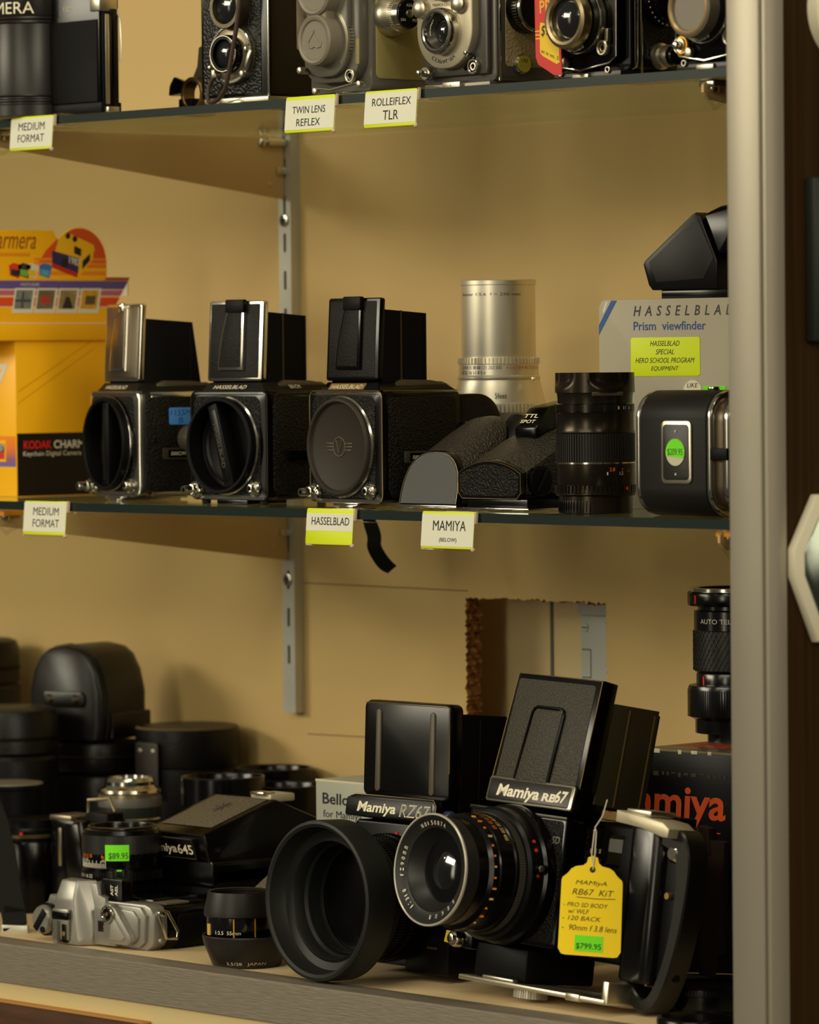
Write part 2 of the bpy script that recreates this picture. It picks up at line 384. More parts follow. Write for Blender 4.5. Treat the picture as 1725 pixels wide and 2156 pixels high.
bracket(GB, xr, 'bracket tip under the upper glass shelf beside the metal post', CHR)
bracket(MBt, xr+.012, 'bracket tip under the middle glass shelf beside the metal post', AMB)
def shelf(z0, z1, label):
    o = thing('glass_shelf', label, 'shelf', (0, 0, z0))
    m = MB(); h = (z1-z0)*1e3; m.box(-840, 862, -306.6, -3, 0, h, GLASS); m.build('pane', o)
    e = MB(); e.box(-840, 862, -308, -306.6, 0, h, GEDGE); e.build('front_edge', o)
shelf(GB, GT, 'upper glass shelf carrying the twin lens cameras')
shelf(MBt, MT, 'middle glass shelf carrying the boxes and medium format cameras')
# ---- display deck with its metal strip, and the cabinet below
def deck():
    FY = -.405
    o = thing('display_deck', 'beige display deck under the lowest row of cameras', 'shelf', (0, 0, 0))
    dm = M('deck_laminate', (204, 180, 138), .5, var=.05, vscale=8)
    MB().box(-900, 870, -377.4, -.5, -338, -319.5, dm, .5).build('deck_board', o)
    bru = M('brushed_aluminium', (150, 140, 124), .45, .6, bump=('noise', 1, .3, .0006), var=.3, vscale=1, stretch=(70, 1000, 1000))
    st = thing('edge_strip', 'brushed aluminium strip along the front edge of the display deck', 'trim strip', (0, 0, 0))
    e = MB(); e.prism([(-405, -318.6), (-404, -317.4), (-396, -317.2), (-395.5, -318), (-388, -317.4), (-387.5, -318.2), (-379, -317.4), (-377.5, -318), (-377.5, -346), (-405, -346)], -900, 905, 'x', bru, 0)
    e.build('aluminium_profile', st)
    b = thing('cabinet_base', 'cream cabinet front with a dark wood panel under the metal edged deck', 'cabinet', (0, 0, 0))
    cr = M('cream_paint', (200, 178, 124), .5)
    MB().box(-900, 905, -402, -3, -420, -346.2, cr, .5).build('carcass', b)
    p = aty(310, 2152, -.405); wd = M('wood_grain', (72, 42, 18), .5, spec=.2, var=.6, vscale=1, stretch=(25, 200, 220), bump=('noise', 1, .2, .0004))
    zt = aty(0, 2103, -.405).z*1e3
    q = MB(); q.box(-900, p.x*1e3, -409, -402.2, -420, zt-1.5, wd, .6); q.box(-900, p.x*1e3+1, -410, -402.2, zt-1.6, zt, M('wood_edge', (170, 118, 56), .5), .3)
    q.build('wood_panel', b)
deck()
def post():
    FY = -.413
    a, b, c, d = (aty(px, 1078, FY).x*1e3 for px in (1536, 1606, 1617, 1617))
    DX = c; yb = atx(1658, 1078, DX/1e3).y*1e3
    al = M('post_aluminium', (164, 156, 140), .42, .5, var=.14, vscale=14, bump=('noise', 200, .08, .0003), stretch=(1, 1, .35))
    o = thing('display_case_post', 'upright aluminium corner post of the display case at the right', 'post', (0, 0, 0))
    m = MB(); m.box(a, b-1, FY*1e3, yb, -500, 760, al, 1); m.box(b-1.5, b+1.5, FY*1e3+2.5, yb, -500, 760, al, .3); m.box(b+1, DX, FY*1e3+.5, yb, -500, 760, al, 1.2)
    m.build('post_extrusion', o)
    # outer side of the case, dark wood, with the things hung on it
    wd = M('dark_wood', (46, 30, 9), .65, spec=.08, var=.8, vscale=1, stretch=(260, 260, 3), bump=('noise', 1, .3, .0005))
    s = MB(); s.box(DX-8, DX-1, yb+.2, 420, -500, 760, wd); w_ = s.build('wall_right'); struct(w_)
    X = (DX-1)/1e3
    P = lambda px, py: atx(px, py, X+.004)*1e3
    # diamond mirror
    t = P(1748, 1040); l = P(1667, 1163); lb = P(1670, 1215); bt = P(1745, 1350); cx = (t.y+bt.y)/2+18
    mir = thing('diamond_mirror', 'diamond shaped mirror in a pale frame hung on the dark wood side', 'mirror', (X, cx/1e3, l.z/1e3))
    fr = M('pale_frame', (214, 206, 182), .4)
    out = [(l.y-cx, 2), (t.y-cx-14, t.z-l.z), (t.y-cx+30, t.z-l.z), (-(l.y-cx)+20, 2), (-(l.y-cx)+20, -16), (t.y-cx+30, bt.z-l.z), (t.y-cx-14, bt.z-l.z), (l.y-cx, lb.z-l.z)]
    m = MB(); m.prism(out, 0, 7, 'x', fr, 1.5); m.build('frame', mir)
    inn = [(y*.86+1, (z+8)*.86-8) for y, z in out]
    m = MB(); m.prism(inn, 7.1, 8.2, 'x', M('mirror_glass', (150, 160, 150), .06, 1), .5); m.build('mirror_pane', mir)
    a1, b1 = P(1703, 372), P(1740, 720)
    pic = thing('framed_picture', 'dark framed picture hung on the dark wood side above the mirror', 'picture', (X, a1.y/1e3, b1.z/1e3))
    hz = a1.z-b1.z; wy = 90
    MB().box(0, 9, 0, wy, 0, hz, M('dark_frame', (30, 36, 30), .4), 2).build('frame', pic)
    m = MB(); yy = 7
    for f0, f1, c in ((.05, .3, (34, 50, 44)), (.3, .36, (190, 120, 60)), (.36, .62, (20, 70, 80)), (.62, .7, (170, 120, 80)), (.7, .8, (40, 80, 100)), (.8, .94, (60, 60, 56))):
        m.box(9.05, 9.5, yy, wy-yy, hz*f0, hz*f1, M('print_%d_%d_%d' % c, c, .5))
    m.build('print', pic)
    c1 = P(1790, 20); MB().lathe([(0, 14), (20, 13), (32, 6), (34, 0), (0, 0)], (0, 0, 0), fr, 'x').build('plaque', None)
    pq = bpy.data.objects['plaque']; pq.location = c1/1e3; pq.location.x = X
    tag(pq, 'pale round plaque at the top of the dark wood side', 'plaque')
post()
# ------------------------------------------------------------------ middle shelf
def origin(px, Y, z, yaw, lx=0, ly=0):
    """place a thing so that its local point (lx, ly) mm stands at the pixel column px, depth Y, height z"""
    p = aty(px, 1078 if z < .2 else 200, Y)
    for _ in range(4):                                              # the column leans a little: follow it to the wanted height
        d = p-CAM; py = 1078-FPX*((V((p.x, Y, z))-CAM).dot(CU))/((V((p.x, Y, z))-CAM).dot(CF)); p = aty(px, py, Y)
    a = math.radians(yaw); c, s_ = math.cos(a), math.sin(a)
    return V((p.x-(lx*c-ly*s_)/1e3, Y-(lx*s_+ly*c)/1e3, z))
NAMEPL = M('name_plate', (150, 122, 70), .4, .4)
def hasselblad(name, label, px, Y, yaw, shell, trim, lid, cover, sticker=None, mag=False, name_mat=None, base_plate='foot', side_name=True, tilt=0, leafold=True):
    W, D, H = 84, 73, 81
    o = thing(name, label, 'camera', origin(px, Y, MT, yaw, W, 0), yaw, 'box cameras with raised viewing hoods', tilt)
    B = Tr(0, 0, 3.2)
    m = MB(B)
    m.rbox(0, W, 11, D, 0, H, 5.5, shell, 1.2); m.holed(0, W, 0, H, 5.5, (39.5, 40.5), 34, 0, 11.5, shell, 1.2)
    m.holed(4.2, W-7.5, 3.5, H-4, 6, (39.5, 40.5), 35.6, -.5, .6, LEA, .3)
    m.rbox(W-.6, W+.4, 6, D-4, 4, H-4.5, 6, LEA, .3, 'x')
    m.box(3, W-3, -.35, .2, .6, 2.6, trim)
    ol = M('worn_brass_edge', (150, 126, 84), .35, .8) if name_mat else M('worn_black_edge', (44, 40, 34), .3, .6)
    if shell is not CHR: m.tube([V((x, .25, z)) for x, z in rrect(.25, W-.25, .25, H-.25, 5.3)], .42, ol, 6, closed=True); m.tube([V((W+.05, y, H-.3)) for y in (2, D-2)], .35, ol, 6)
    m.tube([V((W-3.2, -.3, H-2.6)), V((4, -.3, H-2.6))], .25, ol, 5)
    m.build('body', o)
    # mount ring on the front
    r = MB(B); c = (39.5, 0, 40.5)
    r.ring(c, 37, 33.5, -2.6, 0, trim if shell is not CHR else BLK, 'y', .6); r.ring(c, 36.2, 34.4, -3.1, -2.2, CHR, 'y', .3); r.build('mount_ring', o)
    k = MB(B)
    if cover == 'emblem':
        k.lathe([(0, -3.6), (30.5, -3.6), (31.5, -4), (32.3, -6.2), (33.2, -6.8), (34.6, -6.6), (35.6, -5.4), (36, -2), (0, -2)], c, CAPM, 'y')
        em = M('cap_emblem', (84, 76, 62), .4)
        k.ring(c, 7.3, 6.3, -4.2, -3.5, em, 'y', .2); cx, cz = c[0], c[2]
        for sx in (-1, 1):
            for j, (zz, L) in enumerate(((2.4, 8.4), (0, 8.8), (-2.4, 7.4))): x0 = cx+sx*7; x1 = cx+sx*(6.5+L); k.box(min(x0, x1), max(x0, x1), -4.2, -3.5, cz+zz-.5, cz+zz+.5, em, .15)
        k.tube([(cx-3.6, -3.9, cz+4.8), (cx, -3.9, cz-5), (cx+3.6, -3.9, cz+4.8)], .5, em, 6)
    else:
        ang = cover; T = Tr(c[0], 0, c[2]) @ Ry(ang)
        k.lathe([(0, 6), (30, 6), (32, 5), (32.6, -8), (33.4, -9), (35.2, -9), (36, -8), (36, -2.6), (34, -2), (34, 7), (0, 7)], c, BLKM, 'y')
        k.lathe([(26, 5.9), (28, 4.8), (29.5, 5.9)], c, PLA, 'y')
        k.box(-5.2, 5.2, -6.5, 6, -32, 32, BLKM, 1.2, T=T); k.box(-3.4, 3.4, -7, -6.2, -27, 27, PLA, .2, T=T)
        if sticker is None:
            k.text('HASSELBLAD', 34, 3.6, lambda u, v: (-1.8+v, -7.15, 17-u), M('faint_ink', (80, 74, 60), .5), T=T)
    k.build('body_cap', o)
    b = MB(B)                                                       # release button and sync socket
    b.lathe([(0, -4), (5.6, -4), (6.6, -2.5), (7, 0), (0, 0)], (7.5, -.4, 7.5), CHR, 'y', 24); b.cyl((7.5, 0, 7.5), 4.2, -8, -4, CHR, 'y', .6, 24)
    b.lathe([(1.7, -15), (2.9, -15), (3.1, -14.5), (3.1, -8), (1.7, -8), (1.7, -15)], (7.5, 0, 7.5), CHR, 'y', 20); b.cyl((7.5, 0, 7.5), 1.7, -12, -8, BLK, 'y'); b.build('release_tube', o)
    b = MB(B); b.lathe([(0, -3), (5, -3), (6.2, -2), (6.6, 0), (0, 0)], (71, -.4, 9), CHR, 'y', 24); b.cyl((71, 0, 9), 3.4, -6.5, -3, CHR, 'y', .8, 20); b.cyl((71, 0, 9), 1.6, -6.7, -6.4, BLK, 'y'); b.build('sync_socket', o)
    # hood base with the maker's name
    h = MB(B); bt = H+6.2
    lo = [(11, .8), (W-4, .8), (W-3, D), (10, D)]; hi = [(14, 6), (73, 6), (74.5, D-8), (14, D-8)]
    hm = BLK if shell is BLK else M('hood_base_grey', (70, 66, 58), .4)
    h.hull([(x, y, H-.5) for x, y in lo]+[(x, y, bt) for x, y in hi], LEAF if name_mat is None else hm, .8)
    # rounded rear lip of the hood
    lip = [(20, bt-1), (26, bt+1.6), (52, bt+1), (66, bt-1.2), (70, bt-3), (70, bt-5), (20, bt-5)]
    h.prism(lip, 72, 76.5, 'x', M('lip_metal', (92, 84, 64), .4, .5), .6)
    if name_mat: h.hull([(20, 1.5, H+.8), (61, 1.5, H+.8), (20, 5, H+5.2), (61, 5, H+5.2), (20, 5.4, H+.8), (61, 5.4, H+.8)], name_mat)
    nm = M('name_ink', (232, 220, 186), .4)
    h.text('HASSELBLAD', 36, 2.7, lambda u, v: (22.5+u, (.8 if name_mat else 1.05)+(2+v)*.776-.45, H+1.5+v), nm, shear=.25)
    if lid == 'chrome_leather': h.text('501CM', 11, 2.6, lambda u, v: (81.2-v*1.1, 27+u, H+1.6+v), nm)
    h.build('hood_base', o)
    # raised front lid of the viewing hood
    x0, x1, y0, z0, z1 = 12, 72, 6.3, H+7.2, H+67
    T = B @ Tr(0, y0, z0) @ Rx(-3.2); hh = z1-z0
    l = MB(T); lt = CHR if lid != 'black' else BLK; face = M('steel_lid', (142, 130, 108), .3, 1) if lid == 'chrome' else LEAF
    l.rbox(x0, x1, 0, 4.6, 0, hh, 2.2, lt, .8)
    l.rbox(x0+2.6, x1-4, -.3, .6, 2.4, hh-2.4, 1.2, face, .2)
    # loupe tab: straight right edge, bowed left edge
    pts = [(x0+14+.0, 8), (x0+41, 8)] + [(x0+41, hh-6)]
    bow = [(x0+21-7.5*math.sin(PI*.5*(1-t)), hh-6-(hh-14)*t*1.0) for t in [0, .15, .3, .45, .6, .75, .9, 1]]
    bow = [(x0+13.5+9*(1-t)**1.8, 8+(hh-14)*(1-t)) for t in [0, .12, .25, .4, .55, .7, .85, 1]]
    poly = [(x0+41, 8), (x0+41, hh-4)]+bow
    l.prism(poly, -2.6, .2, 'y', lt, .5)
    inn = [(x0+38.6, 10.2), (x0+38.6, hh-5)]+[(x+2, max(z, 10.2)) for x, z in bow]
    l.prism(inn, -2.95, -2, 'y', face, .2)
    l.build('hood_lid', o)
    t = MB(T)
    if lid == 'chrome': t.box(x0+28, x0+34, -3.6, 0, hh-7, hh+.6, CHR, 1); t.cyl((x0+31, 0, hh-2), 2, -4.6, -3, CHR, 'y', .6, 16)
    else: t.box(x0+21.5, x0+41.5, -4.2, -.2, hh-9, hh+.8, BLKM, .8)
    t.build('latch', o)
    # folding side and rear walls of the hood
    s = MB(B); zz0, zz1 = H+6, H+57.5; ya, yb = y0+5, y0+46
    wallm = M('hood_cloth', (11, 10, 9), .6, spec=.12, bump=('wave', 700, .25, .0004))
    dz = 3 if lid == 'chrome' else 0
    sl = 8 if lid == 'chrome' else 0
    s.prism([(ya, zz0), (yb+sl, zz0), (yb+sl*.15, zz1-2-dz), (ya, zz1+1-dz)], 70.2, 71, 'x', wallm)
    s.prism([(ya, zz0), (yb, zz0), (yb, zz1-2-dz), (ya, zz1+1-dz)], 13, 13.8, 'x', wallm)
    s.prism([(yb-.8+sl, zz0), (yb+.4+sl, zz0), (yb+.4+sl*.15, zz1-2-dz), (yb-.8+sl*.15, zz1-2-dz)], 13, 71, 'x', BLK)
    if sl == 0: s.box(70.9, 71.6, ya+17, ya+18.2, zz0, zz1, M('hood_fold', (66, 52, 30), .4, .3))
    s.box(70.6, 71.4, yb-1.4, yb-.2, zz0, zz1-3-dz, BLK)
    s.build('hood_walls', o)
    # side name strip
    n = MB(B); fr = M('strip_frame', (92, 86, 72), .35, .7)
    n.rbox(W, W+1.6, 20, 66, 28.5, 37.2, 1.2, fr if side_name else BLK, .4, 'x'); n.box(W+1.2, W+1.75, 24.5, 65, 29.8, 35.9, BLK)
    if side_name:
        n.text('500C/M', 13, 2.6, lambda u, v: (W+1.9, 26.5+u, 31.6+v), nm, shear=.2); n.box(W+1.7, W+1.9, 41, 41.3, 30.6, 35.2, nm)
        n.text('MADE IN SWEDEN BY\nVICTOR HASSELBLAD', 20, 4, lambda u, v: (W+1.9, 43+u, 30.9+v), M('dim_ink', (150, 136, 100), .5))
    n.build('name_strip', o)
    if sticker:
        q = MB(B); q.rbox(W+.4, W+.75, 26, 46, 55, 68, 1.5, M('blue_sticker', (70, 138, 214), .6), .1, 'x'); ink = M('blue_ink', (38, 78, 150), .6)
        q.text('1155M', 18, 4.6, lambda u, v: (W+.9, 27+u, 62+v), ink, shear=.2); q.text('B', 4, 4.6, lambda u, v: (W+.9, 34+u, 56+v), ink, shear=.1); q.build('sticker', o, label='blue price sticker')
    f = MB()
    if base_plate == 'feet':
        f.box(28, 62, 0, 40, 0, 3.4, BLK, .8)
        for x, y in ((10, 6), (74, 6), (10, 64), (74, 64)): MB().cyl((x, y, 0), 3.4, 0, 3.6, RUB, 'z', .6, 20).build('foot', o)
    else:
        f.box(30, 58, -2.5, 55, 1.2, 3.4, CHR, .4); f.box(40, 56, -5, 50, 0, 1.3, CHR, .3)
    f.build('tripod_plate', o)
    if mag:
        g = MB(B); g.prism([(D+.6, 1), (D+42, 1)]+[(D+42-22+22*math.cos(a), H-3-22+22*math.sin(a)) for a in [i*PI/16 for i in range(9)]]+[(D+.6, H-3)], 4, W-3, 'x', BLK, 1.2)
        g.prism([(D+4, 5), (D+38, 5)]+[(D+38-19+19*math.cos(a), H-6.5-19+19*math.sin(a)) for a in [i*PI/16 for i in range(9)]]+[(D+4, H-6.5)], W-3.2, W-2.6, 'x', LEAF, .2)
        g.build('film_magazine', o)
        g = MB(B); g.tube([(W-1, D+2, 34), (W+2.5, D+2, 36), (W+2.5, D+2, 54), (W+1.5, D+4, 57), (W+.5, D+8, 57), (W, D+9.5, 54), (W, D+9.5, 44)], 1, CHR, 8); g.build('dark_slide_handle', o)
    else:
        g = MB(B); g.box(3, W-3, D, D+2, 2, H-3, BLKM, .6); g.build('rear_cap', o)
    if not mag and sticker:
        q = MB(B); q.lathe([(0, 14), (7, 14), (9, 9), (11, 0), (0, 0)], (W, 44, 44), M('lever_grey', (96, 90, 78), .35, .3), 'x', 24); q.build('crank', o)
    return o
hasselblad('box_camera', 'chrome edged box camera with a blue sticker beside the yellow display box', 293.5, -.256, -11.5, CHR, CHR, 'chrome', 0, sticker=True)
hasselblad('box_camera', 'black box camera with chrome hood lid and diagonal bar in its cap, middle of three', 564, -.262, 3.0, BLK, CHR, 'chrome_leather', -17, base_plate='feet', side_name=False)
hasselblad('box_camera', 'all black box camera with a winged emblem on its round front cap', 806, -.268, -2.2, BLK, CHR, 'black', 'emblem', mag=True, name_mat=NAMEPL)
# hanging strap behind the shelf
m = MB(); P0 = [aty(px, py, Y)*1e3 for px, py, Y in ((778, 1098, -.10), (790, 1130, -.10), (786, 1150, -.105), (800, 1175, -.10), (812, 1190, -.095), (826, 1199, -.09))]
pts = [P0[i].lerp(P0[i+1], t) for i in range(len(P0)-1) for t in (0, .25, .5, .75)]+[P0[-1]]
for _ in range(3): pts = [pts[0]]+[(pts[i-1]+pts[i]*2+pts[i+1])/4 for i in range(1, len(pts)-1)]+[pts[-1]]
wv = [V((.8, .3, .2)).lerp(V((.5, .7, .35)), math.sin(PI*i/(len(pts)-1))) for i in range(len(pts))]
m.tube([pts[0]+V((0, 0, 30))]+pts, .4, M('black_webbing', (16, 15, 12), .7, spec=.2, bump=('wave', 900, .4, .0003)), flat=(11, [wv[0]]+wv))
tag(m.build('camera_strap'), 'narrow black strap end hanging below the middle glass shelf', 'strap')
# ---- yellow display carton
def carton():
    Y0 = -.234; c = aty(36, 1049, Y0); o = thing('display_carton', 'yellow and black display carton with a pictured header card, left end of the middle shelf', 'box', (c.x, Y0, MT))
    ye = M('carton_yellow', (255, 186, 14), .38, var=.04, vscale=12); bk = M('carton_black', (16, 13, 12), .35); D = 104; W = 70
    m = MB(); m.box(-W, 0, 0, D, 0, 126, ye, .6)
    m.box(-.2, .15, .6, D-.4, .6, 50.5, bk)
    for dz in (0, 9): m.prism([(2, 74+dz), (2, 75+dz), (80, 119+dz*.8), (80, 118+dz*.8)], 0, .12, 'x', M('carton_crease', (226, 160, 10), .5))
    m.text('KODAK', 28, 6.6, side(7, 38, .3), M('brand_red', (222, 34, 34), .5), bold=.02); m.text('CHARMERA', 47, 6.6, side(37, 38, .3), WHT, bold=.02)
    m.text('Keychain Digital Camera', 58, 5, side(6.5, 31.2, .3), WHT)
    # left panel: banded print with a big year
    fy = -.15
    for i in range(10):
        t = i/9; m.box(-W+.5, -.8, fy, .1, 24+t*22, 24+(t+.112)*22, M('grad%d' % i, (int(110+130*min(1, t*1.6)), int(90+50*t) if t > .3 else 100-int(40*t), int(150*(1-t)**1.5)+16), .45))
    m.text('1987', 64, 23, lambda u, v: (-76+u+v*.12, fy-.1, 83+v), WHT, shear=.1, bold=.02)
    m.box(-30, -14, fy-.2, 0, 28, 45, ye); m.box(-28, -15.5, fy-.3, 0, 30, 36, M('print_red', (200, 50, 40), .5)); m.box(-28, -15.5, fy-.3, 0, 36, 42, M('print_navy', (40, 34, 70), .5)); m.text('987', 11, 5, front(-27, 36.5, fy-.45), WHT)
    m.build('carton_body', o)
    lip = MB(); lip.box(-W-2, 3, -44, 90, 124, 138.5, ye, .8); lip.box(2.9, 3.2, -44, 89, 137.6, 138.3, WHT); lip.box(2.9, 3.2, -44, 89, 124.4, 125, M('carton_crease', (0, 0, 0))); lip.build('tray_rim', o)
    # header card, 2 mm board facing +X
    h = MB(); arc = [(64+27*math.cos(a), 187+27.5*math.sin(a)) for a in [math.radians(d) for d in range(0, 148, 8)]]
    poly = [(-44, 138.5), (91, 138.5), (104, 160), (115, 175), (91, 175)]+[(91.2, 181)]+arc+[(38, 212), (-44, 212)]
    h.prism(poly, 0, 2, 'x', ye)
    E = lambda d, pts, mat: h.prism(pts, 2, 2+d, 'x', mat)
    su = [(y, z) for y, z in arc]; red = M('sun_red', (222, 84, 34), .45); orr = M('sun_orange', (246, 140, 36), .45)
    E(.1, [(90.5, 183)]+[(64+(y-64)*.985, 187+(z-187)*.985) for y, z in arc]+[(42, 206), (30, 196), (22, 186), (20, 180), (88, 180)], red)
    for k, (z0, z1, mt) in enumerate(((188, 190.2, orr), (183.5, 186.8, orr), (180, 182.6, ye), (176.5, 179.5, orr), (173, 175.5, ye))): E(.16, [(18, z0), (90, z0), (90, z1), (18, z1)], mt)
    for z0, z1, cc in ((165.4, 172, (98, 82, 152)), (160.2, 164.2, (188, 104, 140)), (151.5, 158.6, (226, 76, 40))):
        r = lambda z: 91+(z-138.5)*.655
        E(.14, [(-44, z0), (r(z0), z0), (r(z1), z1), (-44, z1)], M('band%d' % cc[0], cc, .45))
    E(.14, [(88, 172.5), (113.3, 172.5), (114.6, 174.8), (90, 174.8)], M('band_dusk', (170, 70, 60), .45))
    for z in (164.6, 159.2, 150.9): E(.18, [(-44, z), (91+(z-138.5)*.655, z), (91+(z-138.5)*.655, z+.5), (-44, z+.5)], WHT)
    for k, cc in enumerate(((120, 128, 120), (120, 100, 80), (150, 128, 84), (226, 160, 40))):
        y = 1.5+k*22; sk = 3.5
        E(.22, [(y-6, 146.2), (y+14.5, 146.2), (y+14.5+sk, 166), (y-6+sk, 166)], WHT); E(.28, [(y-4, 149.5), (y+12.5, 149.5), (y+12.5+sk*.8, 164.4), (y-4+sk*.8, 164.4)], M('snap%d' % k, cc, .5, var=.5, vscale=160))
        if k == 1: E(.34, [(y, 154), (y+10, 154), (y+9, 160), (y+2, 160)], M('snap_red', (186, 60, 50), .5))
        if k == 2: E(.34, [(y, 149.6), (y+11, 149.6), (y+7.5, 159), (y+4, 159)], M('snap_dark', (50, 40, 40), .5))
        if k == 3: E(.34, [(y+1, 153), (y+11, 153), (y+12, 160), (y+2, 160)], M('snap_screen', (90, 80, 60), .5))
        if k == 0: E(.34, [(y+3, 150), (y+5, 150), (y+6.5, 163), (y+4.5, 163)], M('snap_post', (70, 70, 90), .5)); E(.36, [(y-3, 155), (y+13, 155), (y+13, 157), (y-3, 157)], M('snap_post', (0, 0, 0)))
    h.text('4 PHOTO FRAMES', 19, 2.4, side(4, 167.6, 2.3), WHT, shear=.2)
    h.text('Charmera', 54, 15, side(-34, 197, 2.3), M('script_brown', (150, 84, 30), .5), shear=.35)
    for k in range(22): y = -34+k*2.2; E(.2, [(y, 191), (y+.8, 191), (y+2, 194), (y+1.2, 194)], M('zig_red', (210, 90, 40), .5))
    # pictured toy camera and three small ones
    nav, yel = M('pic_navy', (52, 44, 92), .45), M('pic_yellow', (246, 190, 30), .45); dk = M('pic_dark', (36, 30, 30), .5); redp = M('pic_red', (196, 44, 32), .45)
    E(.2, [(37, 189), (62, 179), (79, 196), (78, 201), (50, 211), (43, 206)], yel)
    E(.26, [(37, 189), (35.5, 182.5), (61, 174.5), (62, 180)], redp); E(.27, [(36.2, 196), (36, 186), (62, 178), (63.5, 190)], nav); E(.24, [(62, 174.5), (77, 189), (78.5, 200), (63.5, 190)], yel)
    E(.3, [(66, 181), (74, 188), (74.5, 194), (66.5, 188)], dk); E(.3, [(58, 194), (65, 191.5), (65.5, 197.5), (58.5, 200)], dk)
    h.cyl((2.28, 48.5, 186), 3.6, 0, .1, dk, 'x'); h.cyl((2.28, 52, 207.8), 2.4, 0, .1, dk, 'x'); h.cyl((2.28, 59, 205.4), 2.4, 0, .1, dk, 'x')
    h.text('1987', 11, 6, lambda u, v: (2.4, 53+u, 186-u*.28+v), WHT, bold=.02)
    for k, (y, cc, c2) in enumerate(((0, (220, 60, 50), (40, 40, 40)), (9, (60, 60, 60), (120, 180, 60)), (17, (226, 216, 190), (230, 190, 40)), (30, (60, 110, 190), (80, 170, 190)))):
        E(.2, [(y-10+4, 175+1), (y+3, 173.6), (y+6, 184), (y-2, 186), (y-7, 184)], M('mini%d' % k, cc, .5)); E(.26, [(y-5, 176.4), (y+2.4, 174.8), (y+3, 180), (y-5, 181)], M('minib%d' % k, c2, .5))
    h.box(-10, 0, 113.6, 114.6, 160, 174.5, WHT)
    h.build('header_card', o)
carton()
def silver_lens():
    Y = -.115; p = origin(1053, Y, MT, 0); o = thing('telephoto_lens', 'tall silver telephoto lens standing behind the two prism finders', 'lens', p, 48)
    sv = M('satin_barrel', (236, 228, 206), .38, .85, bump=('noise', 700, .1, .0002))
    m = MB(); m.lathe([(0, 0), (32, 0), (33, 1), (33, 9), (30, 12), (30, 58), (0, 58)], (0, 0, 0), BLKM); m.build('mount', o)
    m = MB(); m.knurl((0, 0, 0), 36, 66.5, 72.5, sv, n=70, d=1.4); m.lathe([(0, 57), (33, 57), (35, 66), (35.2, 66.5), (35.2, 73), (34.5, 74), (31, 88), (30, 91), (0, 91)], (0, 0, 0), sv)
    wr = lambda a, z, r: (lambda u, v: (r*math.sin(a+u/r), -r*math.cos(a+u/r), z+v)); ink = DKINK
    m.text('5feet', 9, 4, wr(-.1, 77, 34.4), ink); m.build('focus_ring', o)
    m = MB(); m.lathe([(0, 90.5), (30.3, 90.5), (30.6, 91), (30.6, 93), (30, 93.5), (29.6, 94), (29.6, 102), (30, 102.5), (0, 102.5)], (0, 0, 0), sv)
    m.knurl((0, 0, 0), 30.4, 102.5, 107, sv, n=64, d=1.2)
    m.text('1 2 4 8 15 30 60 125 250 500', 36, 2.6, wr(-1.15, 98.5, 29.75), ink); m.text('32 22 16 11 8 5.6', 24, 2.4, wr(-1.15, 94.8, 29.75), ink); m.text('4 5 6 7 8 9 10 11 12 13 14', 34, 2.6, wr(.18, 98.3, 29.75), M('scale_red', (190, 80, 50), .5)); m.build('shutter_ring', o)
    m = MB(); m.box(27, 30, -32.5, -28, 90, 92.5, sv, .6, T=Rz(-6)); m.build('coupling_tab', o)
    m = MB(); m.lathe([(24, 106), (27.4, 106), (27.6, 107), (27.6, 160.5), (28.2, 161), (28.2, 164), (27.6, 164.6), (26.4, 164.6), (26.2, 120), (0, 120)], (0, 0, 0), sv)
    m.text('Sonnar 1:5,6  f = 250 mm', 52, 2.4, wr(-1.25, 152.5, 27.75), ink); m.build('barrel', o)
silver_lens()
ARCH = [math.sin(PI*i/18) for i in range(19)]
